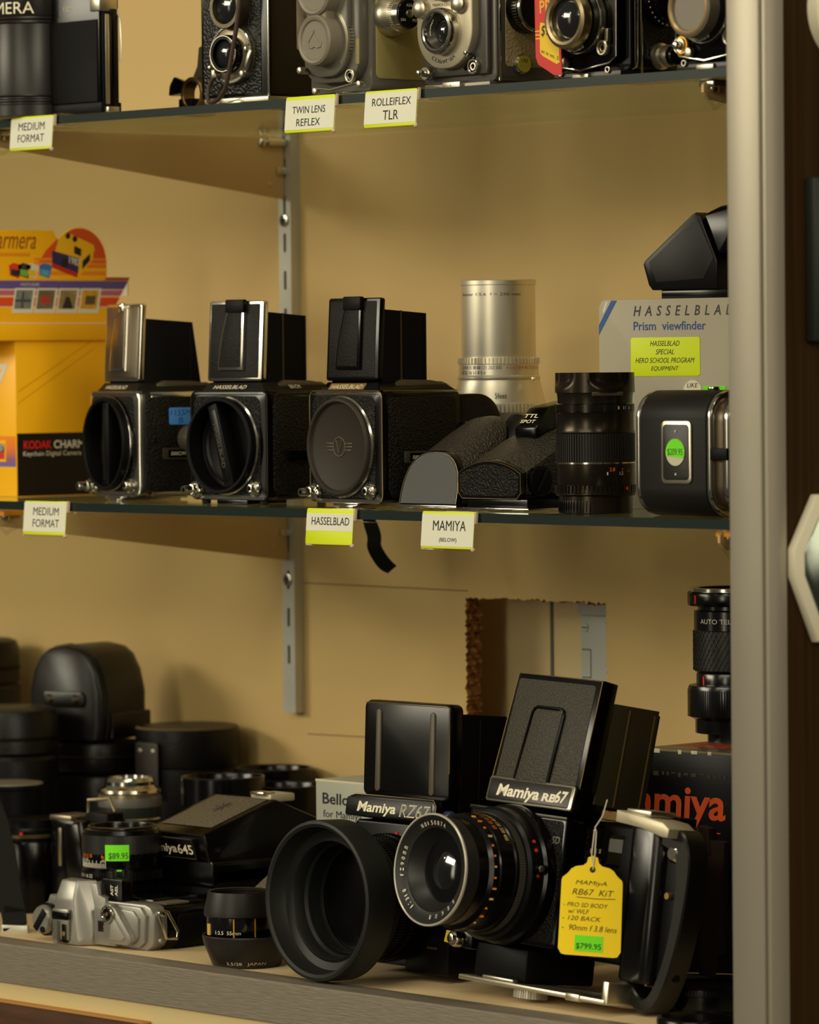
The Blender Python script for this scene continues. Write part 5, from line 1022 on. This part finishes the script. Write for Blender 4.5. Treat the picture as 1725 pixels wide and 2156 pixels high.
    def dome(ins, y0): return [(-37+ins, y0, 2), (-40+ins, y0, 12), (-40+ins, y0, Hd*.52), (-36+ins, y0, Hd*.72), (-28+ins*.8, y0, Hd*.88), (-16, y0, Hd*.97-ins*.3), (0, y0, Hd-ins*.4), (14, y0, Hd*.97-ins*.3), (26-ins*.8, y0, Hd*.88), (34-ins, y0, Hd*.72), (38-ins, y0, Hd*.5), (38-ins, y0, 12), (35-ins, y0, 2)]
    m = MB(); m.loft([dome(7, -33), dome(2.5, -31), dome(.5, -28), dome(0, -24), dome(0, 20), dome(1, 27), dome(4, 31), dome(9, 33)], M('shiny_leather', (16, 13, 11), .33, spec=.4, bump=('noise', 700, .35, .0004))); m.build('case_shell', o, ang=60)
    m = MB(); m.tube([V((x*1.005, -24, z)) for x, _, z in dome(-.3, 0)], .9, M('piping_dark', (14, 12, 11), .5), 8); m.rbox(-41.5, 39.5, -20, 32, 2, 24, 2, M('shiny_leather', (0, 0, 0)), 1, 'y'); m.build('lid_seam', o)
    m = MB(); m.rbox(-22, 22, -36, -32.4, Hd*.36, Hd*.52, 5, M('shiny_leather', (0, 0, 0)), 1.2); m.build('snap_tab', o)
    for x in (-14, 13): m = MB(); m.lathe([(0, -2), (2.4, -1.8), (4, 0), (0, 0)], (x, -36, Hd*.44), M('snap_dark_metal', (70, 62, 50), .3, .9), 'y', 20); m.build('snap', o)
    # dark cases at the far left
    for px, Y, t, r, lb in ((20, -.172, 1488, 42, 'tall round black case at the left edge behind the zip case'), (-62, -.06, 1345, 45, 'tallest dark case just entering the left edge of the deck')):
        o = thing('lens_case', lb, 'case', deckpos(px, Y), 0, 'leather cases at the back of the deck'); H = (aty(px, t, Y).z-DK)*1e3
        m = MB(); m.lathe([(0, 0), (r-2, 0), (r, 3), (r, H-42), (r-3, H-38), (0, H-38)], (0, 0, 0), LEAG); m.build('case_body', o); m = MB(); m.lathe([(0, H-39), (r-2, H-38), (r-.4, H-36), (r-.6, H-8), (r-3, H-2), (r-8, H), (0, H+.8)], (0, 0, 0), LEAG); m.ring((0, 0, 0), r+.3, r-2, H-26, H-23, BLKM, 'z'); m.build('case_lid', o)
    # camera with lens pointing up at the left edge
    o = thing('capped_lens', 'pale capped lens top behind the black camera at the left edge', 'lens', deckpos(22, -.226), 0); H = (aty(22, 1645, -.226).z-DK)*1e3
    m = MB(); m.lathe([(0, 0), (26, 0), (26, H-6), (28, H-5), (28, H-2), (0, H-2)], (0, 0, 0), BLKM); m.build('barrel', o); m = MB(); m.lathe([(0, H+.5), (20, H), (27, H-1), (27.5, H-2), (0, H-2)], (0, 0, 0), M('pale_cap', (112, 108, 88), .35)); m.build('cap', o)
    yaw = 4; o = thing('film_camera', 'black film camera standing on end behind the ribbed strap', 'camera', deckpos(98, -.250, yaw, 0, 0), yaw); H = (aty(98, 1712, -.25).z-DK)*1e3
    m = MB(); m.rbox(0, 40, 0, 46, 0, H-4, 9, BLK, 3, 'z'); m.rbox(8, 54, 4, 40, 20, H-2, 8, BLKM, 4, 'x'); m.hull([(26, -4, H-60), (52, -4, H-60), (24, -4, H-8), (44, -4, H-4), (26, 12, H-60), (56, 12, H-60), (24, 12, H-6), (48, 12, H-2)], BLK, 3); m.build('body', o)
    m = MB(); m.lathe([(0, 0), (29, 0), (30, 2), (30, H-24), (29, H-22), (0, H-22)], (-28, 6, 0), BLK, seg=72); m.lathe([(0, H-22), (27, H-22), (27.4, H-14), (26, H-12), (26, H-6), (0, H-5)], (-28, 6, 0), PLA, seg=72); m.ring((-28, 6, 0), 29.4, 26, H-20, H-17, M('worn_rim', (0, 0, 0)), 'z', .5); m.box(-1.2, 1.2, -28.4, -27.4, H-17, H-14.8, RED, T=Tr(-28, 6, 0) @ Rz(38)); m.box(-7, 7, -31, -29, H-46, H-41, M('shoe_silver', (0, 0, 0)), .6, T=Tr(-28, 6, 0) @ Rz(-8)); m.build('lens', o)
    m = MB(); m.box(2, 28, 2, 30, H-6, H-1, M('worn_silver', (150, 140, 116), .35, .9), 1.2); m.box(20, 24, -5, -3.6, H-40, H-10, M('worn_silver', (0, 0, 0)), .6, T=Tr(0, 0, 0)); m.build('top_fittings', o)
    m = MB(); z1 = H+8; m.tube([V((42, 8, z1-6)), V((42, 8, z1+4)), V((60, 14, z1+6)), V((64, 16, z1-4))], 1.6, M('worn_silver', (0, 0, 0)), 8); m.box(40, 66, 6, 24, H-16, z1-5, BLKM, 2); m.build('strap_lug', o)
    # webbing strap with metal end
    wb = M('black_webbing', (0, 0, 0)); P = [aty(px, py, Y)*1e3 for px, py, Y in ((-40, 1650, -.27), (-8, 1735, -.30), (8, 1800, -.318), (20, 1880, -.332), (30, 1930, -.342), (32, 1952, -.347))]
    o = thing('camera_strap', 'ribbed black strap with a metal end hanging at the left edge of the deck', 'strap', tuple(P[-1]/1e3)); Q = [p-P[-1] for p in P]
    m = MB(); m.tube(Q, .7, wb, flat=(19, (.9, .5, .1))); m.tube([V((-8, 6, 14)), V((-14, 10, 3)), V((-12, 8, -2)), V((-2, 2, -3.5))], .7, wb, flat=(17, (.9, .5, .1))); m.build('webbing', o); m = MB(); m.box(-11, 11, -1.4, 1.4, -6, 1.5, STEEL, .6, T=Rz(28)); m.build('metal_end', o)
back_row()
# ------------------------------------------------------------------ upper shelf
def toppos(px, Y, yaw=0, lx=0, ly=0): return origin(px, Y, GT, yaw, lx, ly)
GREYP = M('grey_enamel', (96, 92, 82), .38, .1, spec=.5); GCAP = M('grey_cap', (122, 114, 98), .42); OLV = M('olive_leatherette', (150, 138, 84), .55, bump=('noise', 900, .3, .0003), spec=.3)
def glass(m, c, r, y, bulge=3):
    m.lathe([(0, y-bulge), (r*.4, y-bulge*.84), (r*.75, y-bulge*.45), (r, y)], c, M('taking_glass', (40, 42, 44), .05, .5, coat=1), 'y', 40)
def panorama():
    o = thing('film_camera', 'large black camera with a rounded front at the left end of the upper shelf', 'camera', toppos(110, -.292), 0)
    ap = M('ribbed_black', (10, 9, 7), .5, bump=('wave', 500, .3, .0004), spec=.15); H = 108
    m = MB(); m.box(-75, 60, 0, 18, 4, H, BLK, 1.5); m.box(0, 58, -1.2, 2, 10, 72, ap, .5); m.box(-75, 62, -.5, 19, 2, 9.5, BLKM, .8); m.box(60, 61.5, 2, 17, 4, H, BLKM, .4); m.build('body', o)
    m = MB(); c = (-31, 4, 0)
    m.lathe([(0, 2), (32, 2), (32, 10), (31, 11), (31, 12), (32, 13), (32, 14), (31, 15), (31, 16), (32, 17), (31.4, 18), (31, 72), (32, 73), (31.4, 74.5), (32, 76), (31.4, 77.5), (32, 79), (32, H), (0, H)], c, M('barrel_black', (24, 20, 16), .36, .2, spec=.5), seg=72); m.build('front_barrel', o)
    m = MB(); m.text('CAMERA', 52, 9, lambda u, v: (c[0]+32.2*math.sin(-.62+u/32), c[1]-32.2*math.cos(-.62+u/32), 79.5+v), M('name_white', (0, 0, 0)), bold=.0)
    m.build('name_engraving', o); m = MB()
    m.text('150', 9, 3.4, front(16, 80, -.2), M('dim_white', (196, 186, 160), .5)); m.build('number_engraving', o)
    m = MB(); m.box(60.5, 62.4, 4, 8, 8, 76, SAT, .4); m.box(60.5, 63.4, 8.5, 15, 6, 80, BLK, .6); m.box(50, 62, -1.5, 16, 78, 90, SAT, 1); m.tube([V((62, 15, 80)), V((66, 15, 72)), V((67, 15, 52)), V((66, 15, 40))], .8, SAT, 8); m.box(60, 66, 3, 14, 2, 6, SAT, .6); m.build('chrome_side', o, label='chrome side strip')
panorama()
def folding_finder():
    o = thing('folding_finder', 'small black and brass folding finder with a lever behind the old black twin lens camera', 'viewfinder', toppos(376, -.225), 0)
    m = MB(); m.box(0, 16, 0, 24, 0, 13, BLKM, .8); m.box(-2, -.4, 4, 8, 0, 14, SAT, .3); m.build('base', o)
    m = MB(); m.hull([(-15, 2, 16), (-14, 2, 24), (-8, 2, 31), (8, 2, 25), (8, 2, 18), (-12, 14, 16), (-8, 14, 28), (8, 14, 23)], BLK, 1.2); m.build('eyepiece', o)
    m = MB(); m.ring((18, 0, 16), 13, 10, -2, 10, M('brass_dark', (112, 92, 56), .35, .9), 'y', .5); m.build('ring', o)
    m = MB(); m.prism([(2, 29), (8, 38), (10, 52), (15, 54), (18, 48), (30, 60), (32, 40), (26, 26), (14, 28)], 12, 14.4, 'y', M('lever_grey', (96, 90, 78), .35, .3), .8); m.ring((26, 13, 40), 7, 4, -3, 0, SAT, 'y', .4); m.build('lever', o)
folding_finder()
def tlr_black():
    yaw = 5; o = thing('twin_lens_camera', 'old black twin lens camera with a cord across its front', 'camera', toppos(425, -.292, yaw), yaw, 'twin lens cameras on the upper shelf'); W, H = 72, 112
    ln = M('cracked_leather', (26, 24, 20), .42, bump=('vor', 500, .8, .001), spec=.45)
    m = MB(); m.rbox(0, W, 0, 90, 5, H, 2, BLK, 1); m.box(3, W-9, -.6, .4, 8, H, ln, .3); m.box(W-2.6, W-.4, -.9, .2, 5, H, M('chrome_edge', (190, 184, 168), .25, 1), .4); m.box(W-.3, W+.4, 1, 88, 7, H, BLK); m.build('body', o)
    m = MB(); m.box(6, W+.8, -3, 60, 1.6, 5.2, SAT, .6); m.box(24, 46, -5, 8, .6, 3, SAT, .5); m.box(4, W-4, 4, 80, 0, 1.8, BLKM); m.build('base_plate', o)
    c = (36, 0, 37); m = MB(); m.lathe([(0, -6), (14, -6), (19, -5), (20.4, -4.4), (21.4, -3), (21.4, 0), (0, 0)], c, M('shutter_plate', (130, 120, 98), .38, .7), 'y', 72); m.ring(c, 21.6, 19, -5.6, -2, CHR, 'y', .6, 72); m.lathe([(10.6, -13), (13.2, -13), (13.8, -12), (14, -6), (10.6, -6), (10.6, -13)], c, BLK, 'y', 56); m.ring(c, 13.4, 12.6, -13.4, -12.6, SAT, 'y', .2)
    wt = M('dim_white', (0, 0, 0))
    for k, ch in enumerate('Carl Zeiss Jena'): a = 1.0-k*.14; m.text(ch, 1.2, 1.6, lambda u, v, a=a: (c[0]+(11.2+v)*math.cos(a)+u*math.sin(a), -13.55, c[2]+(11.2+v)*math.sin(a)-u*math.cos(a)), wt) if ch != ' ' else None
    for k in range(22): a = 2.2+k*.1; m.box(-.2, .2, -5.9, -5.3, 19.2, 20.6, DKINK, T=Tr(*c) @ Ry(-math.degrees(a)+90))
    m.build('shutter', o); m = MB(); glass(m, c, 10.6, -9.5, 3); m.build('taking_lens', o)
    for x, z, r in ((22, 22, 2), (50, 22, 2.6), (54.5, 40, 2), (17, 28, 1.6)): b = MB(); b.cyl((x, 0, z), r, -9, 0, SAT, 'y', .6, 20); b.build('lever_pin', o)
    b = MB(); b.box(53, 57, -7, -4, 26, 40, SAT, .8, T=Tr(55, 0, 33) @ Ry(28) @ Tr(-55, 0, -33)); b.build('cocking_lever', o)
    c2 = (36, 0, 71); m = MB(); m.lathe([(12.5, -11), (15.4, -11), (16, -10), (16, 0), (0, 0), (0, -5), (12.5, -5), (12.5, -11)], c2, M('finder_rim', (86, 78, 60), .32, .8), 'y', 56); glass(m, c2, 12.4, -7, 3); m.build('viewing_lens', o)
    m = MB(); P = [V(q) for q in ((56, -12, 92), (55, -14, 74), (52, -14, 56), (47, -14, 38), (43, -14, 22), (38, -13, 10), (30, -12, 3.6), (22, -11, 2), (17, -10, 3), (15, -9, 9), (17, -8, 16), (22, -8, 21))]
    Q = []
    for i in range(len(P)-1): Q += [P[i].lerp(P[i+1], t) for t in (0, .5)]
    Q.append(P[-1]); Q = [Q[0]]+[(Q[i-1]+Q[i]*2+Q[i+1])/4 for i in range(1, len(Q)-1)]+[Q[-1]]
    m.tube(Q, 1.7, M('cord_brown', (58, 44, 32), .5), 10); m.cyl((56, -12, 72), 2.6, 10, 18, SAT, 'z', .6, 16); m.cyl((22, -8, 21), 2.4, -1, 5, SAT, 'z', .6, 16); m.build('release_cord', o, label='brown release cord')
tlr_black()
def tlr_grey():
    yaw = 0; o = thing('twin_lens_camera', 'grey twin lens camera with grey caps over both lenses', 'camera', toppos(655, -.288, yaw), yaw, 'twin lens cameras on the upper shelf'); W, H = 67, 112
    m = MB(); m.rbox(0, W, 0, 60, 3, H, 5, GREYP, 1.2); m.rbox(W-.5, W+.6, 4, 53, 12, H+8, 4, OLV, .3, 'x'); m.box(0, W, 0, 58, 0, 3, GREYP); m.build('body', o)
    m = MB(); m.prism(rrect(3, W-3, 10, H+20, 18, 8), -9, .2, 'y', GREYP, 1.6); m.prism(rrect(8, W-10, 14, H+20, 20, 8), -14, -8.6, 'y', GREYP, 1.6); m.box(W-7, W-3.4, -9.3, -8, 22, 40, OLV, .4); m.box(W-7, W-3.4, -9.3, -8, 70, 100, OLV, .4); m.build('lens_board', o)
    c = (33, 0, 40); c2 = (33, 0, 75)
    m = MB()
    for q in (c, c2): m.lathe([(0, -24), (13.5, -24), (14.5, -25.2), (16.4, -25.6), (18, -24.6), (18.4, -23), (18.4, -12), (0, -12)], q, GCAP, 'y', 64)
    m.prism([(22, 52), (44, 52), (44, 63), (22, 63)], -23, -13, 'y', GCAP, 2)
    e = M('cap_relief', (138, 128, 108), .4); sp = [(-6.5, -5), (-7, -1.5), (-4.4, 2), (-1.6, 5), (0, 8), (1.6, 5), (4.4, 2), (7, -1.5), (6.5, -5), (3, -5.6), (0, -4.4), (-3, -5.6)]
    m.tube([V((c[0]+x, -24.2, c[2]+z)) for x, z in sp], .55, e, 6, closed=True); m.build('lens_caps', o)
    m = MB(); m.lathe([(0, -13), (19, -13), (20, -12), (20, -8), (0, -8)], c, SAT, 'y', 64)
    wht = M('scale_band', (196, 190, 166), .45); m.lathe([(24.4, -13), (25.4, -9), (25.6, -3)], c, wht, 'y', 64, a0=-.85, a1=.85); m.lathe([(22, -14.4), (24.6, -14), (25.8, -8), (25.8, -2), (22, -2)], c, M('scale_steel', (140, 134, 112), .4, .6), 'y', 64, a0=-.8, a1=.95)
    for k in range(18): a = -.8+k*.094; m.box(-.15, .15, -12.6, -8, 25.2, 25.7, DKINK, T=Tr(*c) @ Ry(90-math.degrees(a)))
    m.text('SYNCHRO COMPUR', 20, 1.8, lambda u, v: (c[0]+(17.6+v)*math.sin(-.55+u/18), -13.2, c[2]-(17.6+v)*math.cos(-.55+u/18)), DKINK); m.build('shutter_scale', o)
    m = MB(); m.cyl((9, -10, 20), 2.6, -9, 0, SAT, 'y', .8, 24); m.build('release_button', o)
    m = MB(); cc = (56, -9, 14); m.ring(cc, 5, 3.4, -3, 0, SAT, 'y', .5, 32); m.ring(cc, 3, 1.8, -2.6, 0, CHR, 'y', .3, 24); m.cyl(cc, 1.8, -1, 0, BLK, 'y'); m.build('sync_socket', o)
    m = MB(); m.tube([V((14, -9.6, 7)), V((34, -10, 5)), V((62, -9, 9))], 1, SAT, 8); m.cyl((16, -9, 5), 2.4, -2, 2, SAT, 'y', .5, 16); m.cyl((63, -8, 8), 2.4, -2, 2, SAT, 'y', .5, 16); m.build('lower_bar', o)
    k = MB(); kc = (W+.5, 17, 57); k.lathe([(0, 0), (15, 0), (15.4, 1), (14.6, 7), (12, 12), (0, 12)], kc, SAT, 'x', 56); k.knurl(kc, 12.6, 10, 15, SAT, 'x', 48, .7); k.lathe([(12, 15), (12.4, 15.5), (11.4, 20), (10.6, 20.4), (0, 20.4)], kc, CHR, 'x', 56); k.cyl(kc, 10.2, 20.2, 20.9, M('dial_black', (10, 9, 9), .2, spec=.6), 'x'); k.cyl(kc, 3, 20.8, 22, SAT, 'x', .6, 24)
    F = lambda y, z: (lambda u, v: (W+.5+21, kc[1]+y+u, kc[2]+z+v)); wh = WHT
    k.text('ASA', 5.5, 2.2, F(-2.8, 5), wh); k.text('DIN', 4.4, 2, F(-8, -5.4), wh); k.text('PROT', 5, 2, F(3, -5.4), wh); k.build('film_dial', o)
    t = thing('hang_tag', 'grey brown handwritten tag tucked beside the capped grey twin lens camera', 'tag', toppos(626, -.31)+V((0, 0, .034)), 44)
    m = MB(); m.rbox(0, 9.5, 0, 1.2, 0, 60, 2, M('tag_taupe', (112, 98, 78), .5), .4); ik = M('ink_brown', (70, 40, 30), .6)
    for q in range(6): m.text(('Rz 35', 'lens', 'cap 8', 'w/ st', '124', 'Ro')[q], 8, 2.6, lambda u, v, q=q: (8-v, -.15, 20+q*6+u*.6), ik)
    m.build('tag_card', t)
tlr_grey()
def tlr_yashica():
    yaw = 0; o = thing('twin_lens_camera', 'grey and chrome twin lens camera with bare lenses and two silver front wheels', 'camera', toppos(893, -.286, yaw), yaw, 'twin lens cameras on the upper shelf'); W, H = 76, 112
    dg = M('dark_grey_enamel', (70, 66, 60), .36, .2, spec=.5)
    m = MB(); m.rbox(0, W, 0, 84, 4, H, 5, dg, 1.5); m.rbox(W-.4, W+.5, 8, 80, 14, H+10, 3, M('tan_leatherette', (142, 126, 86), .5, bump=('vor', 500, .7, .0008)), .3, 'x'); m.box(W-1, W+.6, 2, 3.4, 4, H, CHR, .3); m.build('body', o)
    m = MB(); m.rbox(4, W-4, -3, 78, 0, 4.2, 1, M('base_grey', (96, 92, 84), .35, .6), .5, 'y'); m.box(26, 44, -6, -2, .6, 5, SAT, .4); m.text('C', 1.6, 2, front(34, 1.8, -6.2), DKINK); m.build('tripod_base', o)
    m = MB(); m.prism(rrect(4, W-14, 14, H+30, 27, 10), -10, .2, 'y', M('board_silver', (176, 166, 142), .4, .6), 1.4); m.prism([(8, 9), (W-6, 9), (W-5, 14), (W-5, H+10), (6, H+10), (6, 16)], -4, .2, 'y', dg, 1.6); m.build('lens_board', o)
    c = (32, 0, 40); m = MB(); m.lathe([(12.5, -17), (13.6, -17.6), (15.6, -17), (16.4, -15), (16.4, -9), (0, -9), (0, -10), (11, -10), (12.5, -17)], c, CHR, 'y', 64); m.lathe([(7.6, -9.6), (12.4, -15), (12.4, -16)], c, M('lens_cone', (60, 56, 48), .35, .5), 'y', 56); glass(m, c, 7.8, -9.8, 2.4)
    m.text('COPAL-SV', 24, 2.6, lambda u, v: (c[0]+(19.6+v)*math.sin(-.6+u/20), -10.3, c[2]-(19.6+v)*math.cos(-.6+u/20)), DKINK)
    m.text('YASHICA CO LTD', 22, 2, lambda u, v: (c[0]-11+u, -10.3, c[2]+17.6+v), DKINK); m.text('Yashinon', 12, 1.6, lambda u, v: (c[0]+(9.4+v)*math.cos(2.2+u/10), -13.4, c[2]+(9.4+v)*math.sin(2.2+u/10)), WHT); m.build('taking_lens', o)
    m = MB(); c2 = (32, 0, 76); m.lathe([(11, -17), (12, -17.6), (14, -17), (15, -15), (15, -9), (0, -9), (0, -11), (10.6, -11), (11, -17)], c2, CHR, 'y', 56); glass(m, c2, 10.6, -11, 3); m.build('viewing_lens', o)
    for x, z in ((10, 57), (50, 58)):
        m = MB(); m.lathe([(0, -15.6), (4, -15.2), (6.4, -13.6), (7, -12), (7, -9), (0, -9)], (x, 0, z), SAT, 'y', 40); m.build('front_wheel', o)
    m = MB(); m.lathe([(0, -5), (4.4, -5), (5, -4), (5, 0), (0, 0)], (11, -4, 12), CHR, 'y', 24); m.cyl((11, -9, 12), 2.4, -7, 0, CHR, 'y', .8, 20); m.build('release_button', o)
    m = MB(); cc = (58, -4, 14.5); m.ring(cc, 5.4, 3.8, -3, 0, CHR, 'y', .5, 32); m.ring(cc, 3, 1.6, -2.4, 0, SAT, 'y', .3, 24); m.cyl(cc, 1.6, -1, 0, BLK, 'y'); m.build('sync_socket', o)
    m = MB(); m.box(46, 60, -5, -3, 16, 19, BLK, .6, T=Tr(53, 0, 17) @ Ry(-38) @ Tr(-53, 0, -17)); m.cyl((55, -5, 24), 1.6, -6, 0, CHR, 'y', .5, 16); m.build('timer_lever', o)
    k = MB(); kc = (W+.5, 25, 54); k.lathe([(0, 0), (17, 0), (17, 5), (16, 6), (16, 12), (0, 12)], kc, BLK, 'x', 56); k.ring(kc, 16.6, 14.6, 11, 14, CHR, 'x', .5, 56); k.knurl(kc, 16.6, 2, 10, M('dial_gunmetal', (80, 76, 64), .3, .8), 'x', 50, .8); k.cyl(kc, 14.6, 11.6, 12.4, M('dial_black', (0, 0, 0)), 'x'); k.text('36', 3.4, 3, lambda u, v: (W+13.2, kc[1]+2+u, kc[2]+8+v), WHT); k.build('focus_dial', o)
    k = MB(); kc = (W+.5, 21, 16); k.lathe([(0, 0), (7, 0), (7, 3), (6.4, 4.4), (0, 4.4)], kc, CHR, 'x', 40); k.cyl(kc, 5.8, 4.3, 4.8, M('olive_sticker', (150, 140, 40), .5), 'x'); k.text('192', 6, 2.4, lambda u, v: (W+5.4, 18+u, 17+v), DKINK, shear=.2); k.build('spool_knob', o)
    q = thing('red_card', 'small red card standing between the grey twin lens cameras', 'card', toppos(904, -.245), 10); MB().box(0, 22, 0, 1.5, 0, 30, M('card_red', (120, 20, 14), .5), .2).build('card', q)
    t = thing('sale_tag', 'red and yellow sale price tag hanging before the black twin lens camera', 'tag', toppos(1130, -.309, 8)+V((0, 0, .0018)), 8)
    rd, yl = M('sale_red', (206, 30, 18), .45), M('sale_yellow', (236, 196, 30), .5); m = MB(Ry(-2))
    m.prism([(0, 14), (2, 9), (15, 1), (22, 0), (22, 70), (4, 70), (1, 66)], 0, .8, 'y', rd); m.prism([(4, 17), (6, 14.5), (18, 8), (20.5, 9), (20, 22), (4.5, 35)], -.15, 0, 'y', yl); m.prism([(4, 20), (20.4, 14), (20.4, 34), (5, 37)], -.14, 0, 'y', yl)
    for z in (26, 28.5, 31): m.box(.4, 4.2, -.16, 0, z, z+.8, yl)
    m.text('SALE', 22, 12, front(5, 56, -.2), M('sale_gold', (230, 170, 60), .5), bold=.02); m.text('PRICE', 24, 9, front(5, 43, -.2), MATS['sale_gold'], bold=.02); m.text('$995', 14, 8, front(5.5, 27, -.3), DKINK, shear=.2); m.text('as is no. 5', 15, 2.6, lambda u, v: (5+u, -.3, 17-u*.45+v), DKINK, shear=.2); m.build('tag_card', t)
    w_ = thing('wooden_block', 'small tan wooden block behind the red sale tag', 'block', toppos(1172, -.272), 8); MB().box(0, 10, 0, 14, 0, 20, M('tan_wood', (150, 104, 50), .6, var=.3, vscale=80), .5).build('block', w_)
tlr_yashica()
def tlr_rollei(px, Y, label, capped):
    yaw = 0; o = thing('twin_lens_camera', label, 'camera', toppos(px, Y, yaw), yaw, 'twin lens cameras on the upper shelf'); W, H = 66, 112
    m = MB(); m.rbox(-3, W+4, 6, 80, 5, H, 5, BLK, 1.5); m.rbox(-3.4, W+4.4, 9, 12.4, 4.6, H+2, 6, M('chrome_edge', (0, 0, 0)), .6); m.rbox(W+3.6, W+4.6, 16, 78, 12, H+10, 3, LEA, .3, 'x'); m.box(W+3.8, W+5.4, 14, 15.4, 2, H, CHR, .3); m.build('body', o)
    m = MB(); m.rbox(0, W, 0, 80, 0, 5.2, 1, M('base_black', (40, 38, 34), .3, .6), .6, 'y'); m.box(20, 36, -2, 2, 0, 4, SAT, .6); m.build('base_plate', o)
    for x in (8, 54): m = MB(); m.ring((x, 0, 5.5), 2.4, 1.2, -1.6, .4, SAT, 'y', .4, 20); m.build('base_screw', o)
    def plate(i): return [(1+i, 13), (4+i, 9.5+i), (W*.42, 5.5+i), (W-10, 9+i), (W-2-i, 14), (W-1-i, H+10), (1+i, H+10)]
    m = MB(); m.prism(plate(0), -2, 8, 'y', BLK, 1.4); m.tube([V((x, -1.6, z)) for x, z in plate(.8)], .8, CHR, 8, closed=True); m.build('lens_board', o)
    c = (33, 0, 39.5)
    m = MB()
    if capped:
        m.lathe([(0, -20), (14.4, -20), (15.6, -22), (17.6, -22.4), (19.4, -21), (19.6, -19), (19.6, -12), (0, -12)], c, GCAP, 'y', 64); m.lathe([(15.2, -21.6), (16.6, -22.8), (18, -22.2)], c, M('cap_rim_tan', (176, 146, 100), .35, .4), 'y', 64); m.build('lens_cap', o, label='taupe lens cap'); m = MB()
    else:
        m.lathe([(14, -19), (15, -21), (17, -21.6), (19.4, -20.6), (20, -18), (20, -14), (0, -14), (0, -15), (14, -15), (14, -19)], c, M('satin_ring', (196, 176, 136), .3, 1), 'y', 72); m.knurl(c, 19, -17, -13, CHR, 'y', 90, .6); glass(m, c, 14, -17, 4); m.build('taking_lens', o)
        m = MB()
    m.lathe([(0, -12), (20.4, -12), (22, -10), (22, -2), (0, -2)], c, M('shutter_black', (26, 24, 21), .3, .5), 'y', 72); m.ring(c, 22.8, 20, -9, -7, CHR, 'y', .4, 72); m.knurl(c, 22.6, -6.6, -3.4, SAT, 'y', 100, .6)
    m.text('SYNCHRO-COMPUR', 24, 2, lambda u, v: (c[0]+(19.4+v)*math.sin(-.7+u/20), -12.2, c[2]-(19.4+v)*math.cos(-.7+u/20)), WHT); m.build('shutter', o)
    c2 = (33, 0, 79); m = MB(); m.lathe([(12, -14), (14, -15), (16, -13), (16, -2), (0, -2), (0, -8), (12, -8), (12, -14)], c2, SAT, 'y', 56); glass(m, c2, 12, -9, 3); m.build('viewing_lens', o)
    m = MB(); m.lathe([(0, -4), (5, -4), (6, -2), (6, 0), (0, 0)], (8, -2, 17), SAT, 'y', 28); m.cyl((8, -6, 17), 2.8, -4, 0, CHR, 'y', .8, 20)
    if capped: m.ring((10, -4, 17), 6.4, 4.4, -2, 0, M('amber_brass', (206, 150, 40), .3, .9), 'y', .6, 28)
    m.build('release_button', o); m = MB(); m.cyl((16, -2, 12), 3.4, -4, 0, SAT, 'y', .8, 24); m.build('lock_button', o)
    m = MB(); cc = (53, -2, 20); m.ring(cc, 5.2, 3.4, -4, 0, SAT, 'y', .6, 32); m.ring(cc, 3, 1.8, -3, 0, M('satin_ring', (0, 0, 0)), 'y', .3, 24); m.cyl(cc, 1.8, -1, 0, BLK, 'y'); m.box(51, 60, -4, -2, 22, 32, BLKM, 1.2); m.box(54.5, 58, -4.6, -2, 24, 33, SAT, .8); m.build('sync_socket', o)
    k = MB(); kc = (W+4.6, 32, 14.5); k.lathe([(0, 0), (9, 0), (9, 2), (7, 3), (6.4, 6), (0, 6)], kc, SAT, 'x', 36); k.knurl(kc, 7.4, 6, 12, SAT, 'x', 40, .5); k.cyl(kc, 6.6, 12, 17, BLK, 'x', .6, 36); k.build('spool_knob', o)
    k = MB(); kc = (W+4.6, 34, 54); k.lathe([(0, 0), (20, 0), (20, 6), (17, 8), (17, 14), (0, 14)], kc, BLK, 'x', 56)
    for q in range(30): a = 2*PI*q/30; k.ball((kc[0]+7, kc[1]+19*math.cos(a), kc[2]+19*math.sin(a)), .8, SAT, seg=8)
    k.build('focus_knob', o)
tlr_rollei(1166, -.290, 'black twin lens camera with a large uncovered chrome rimmed lens', False)
tlr_rollei(1425, -.296, 'black twin lens camera with a taupe lens cap next to the metal post', True)
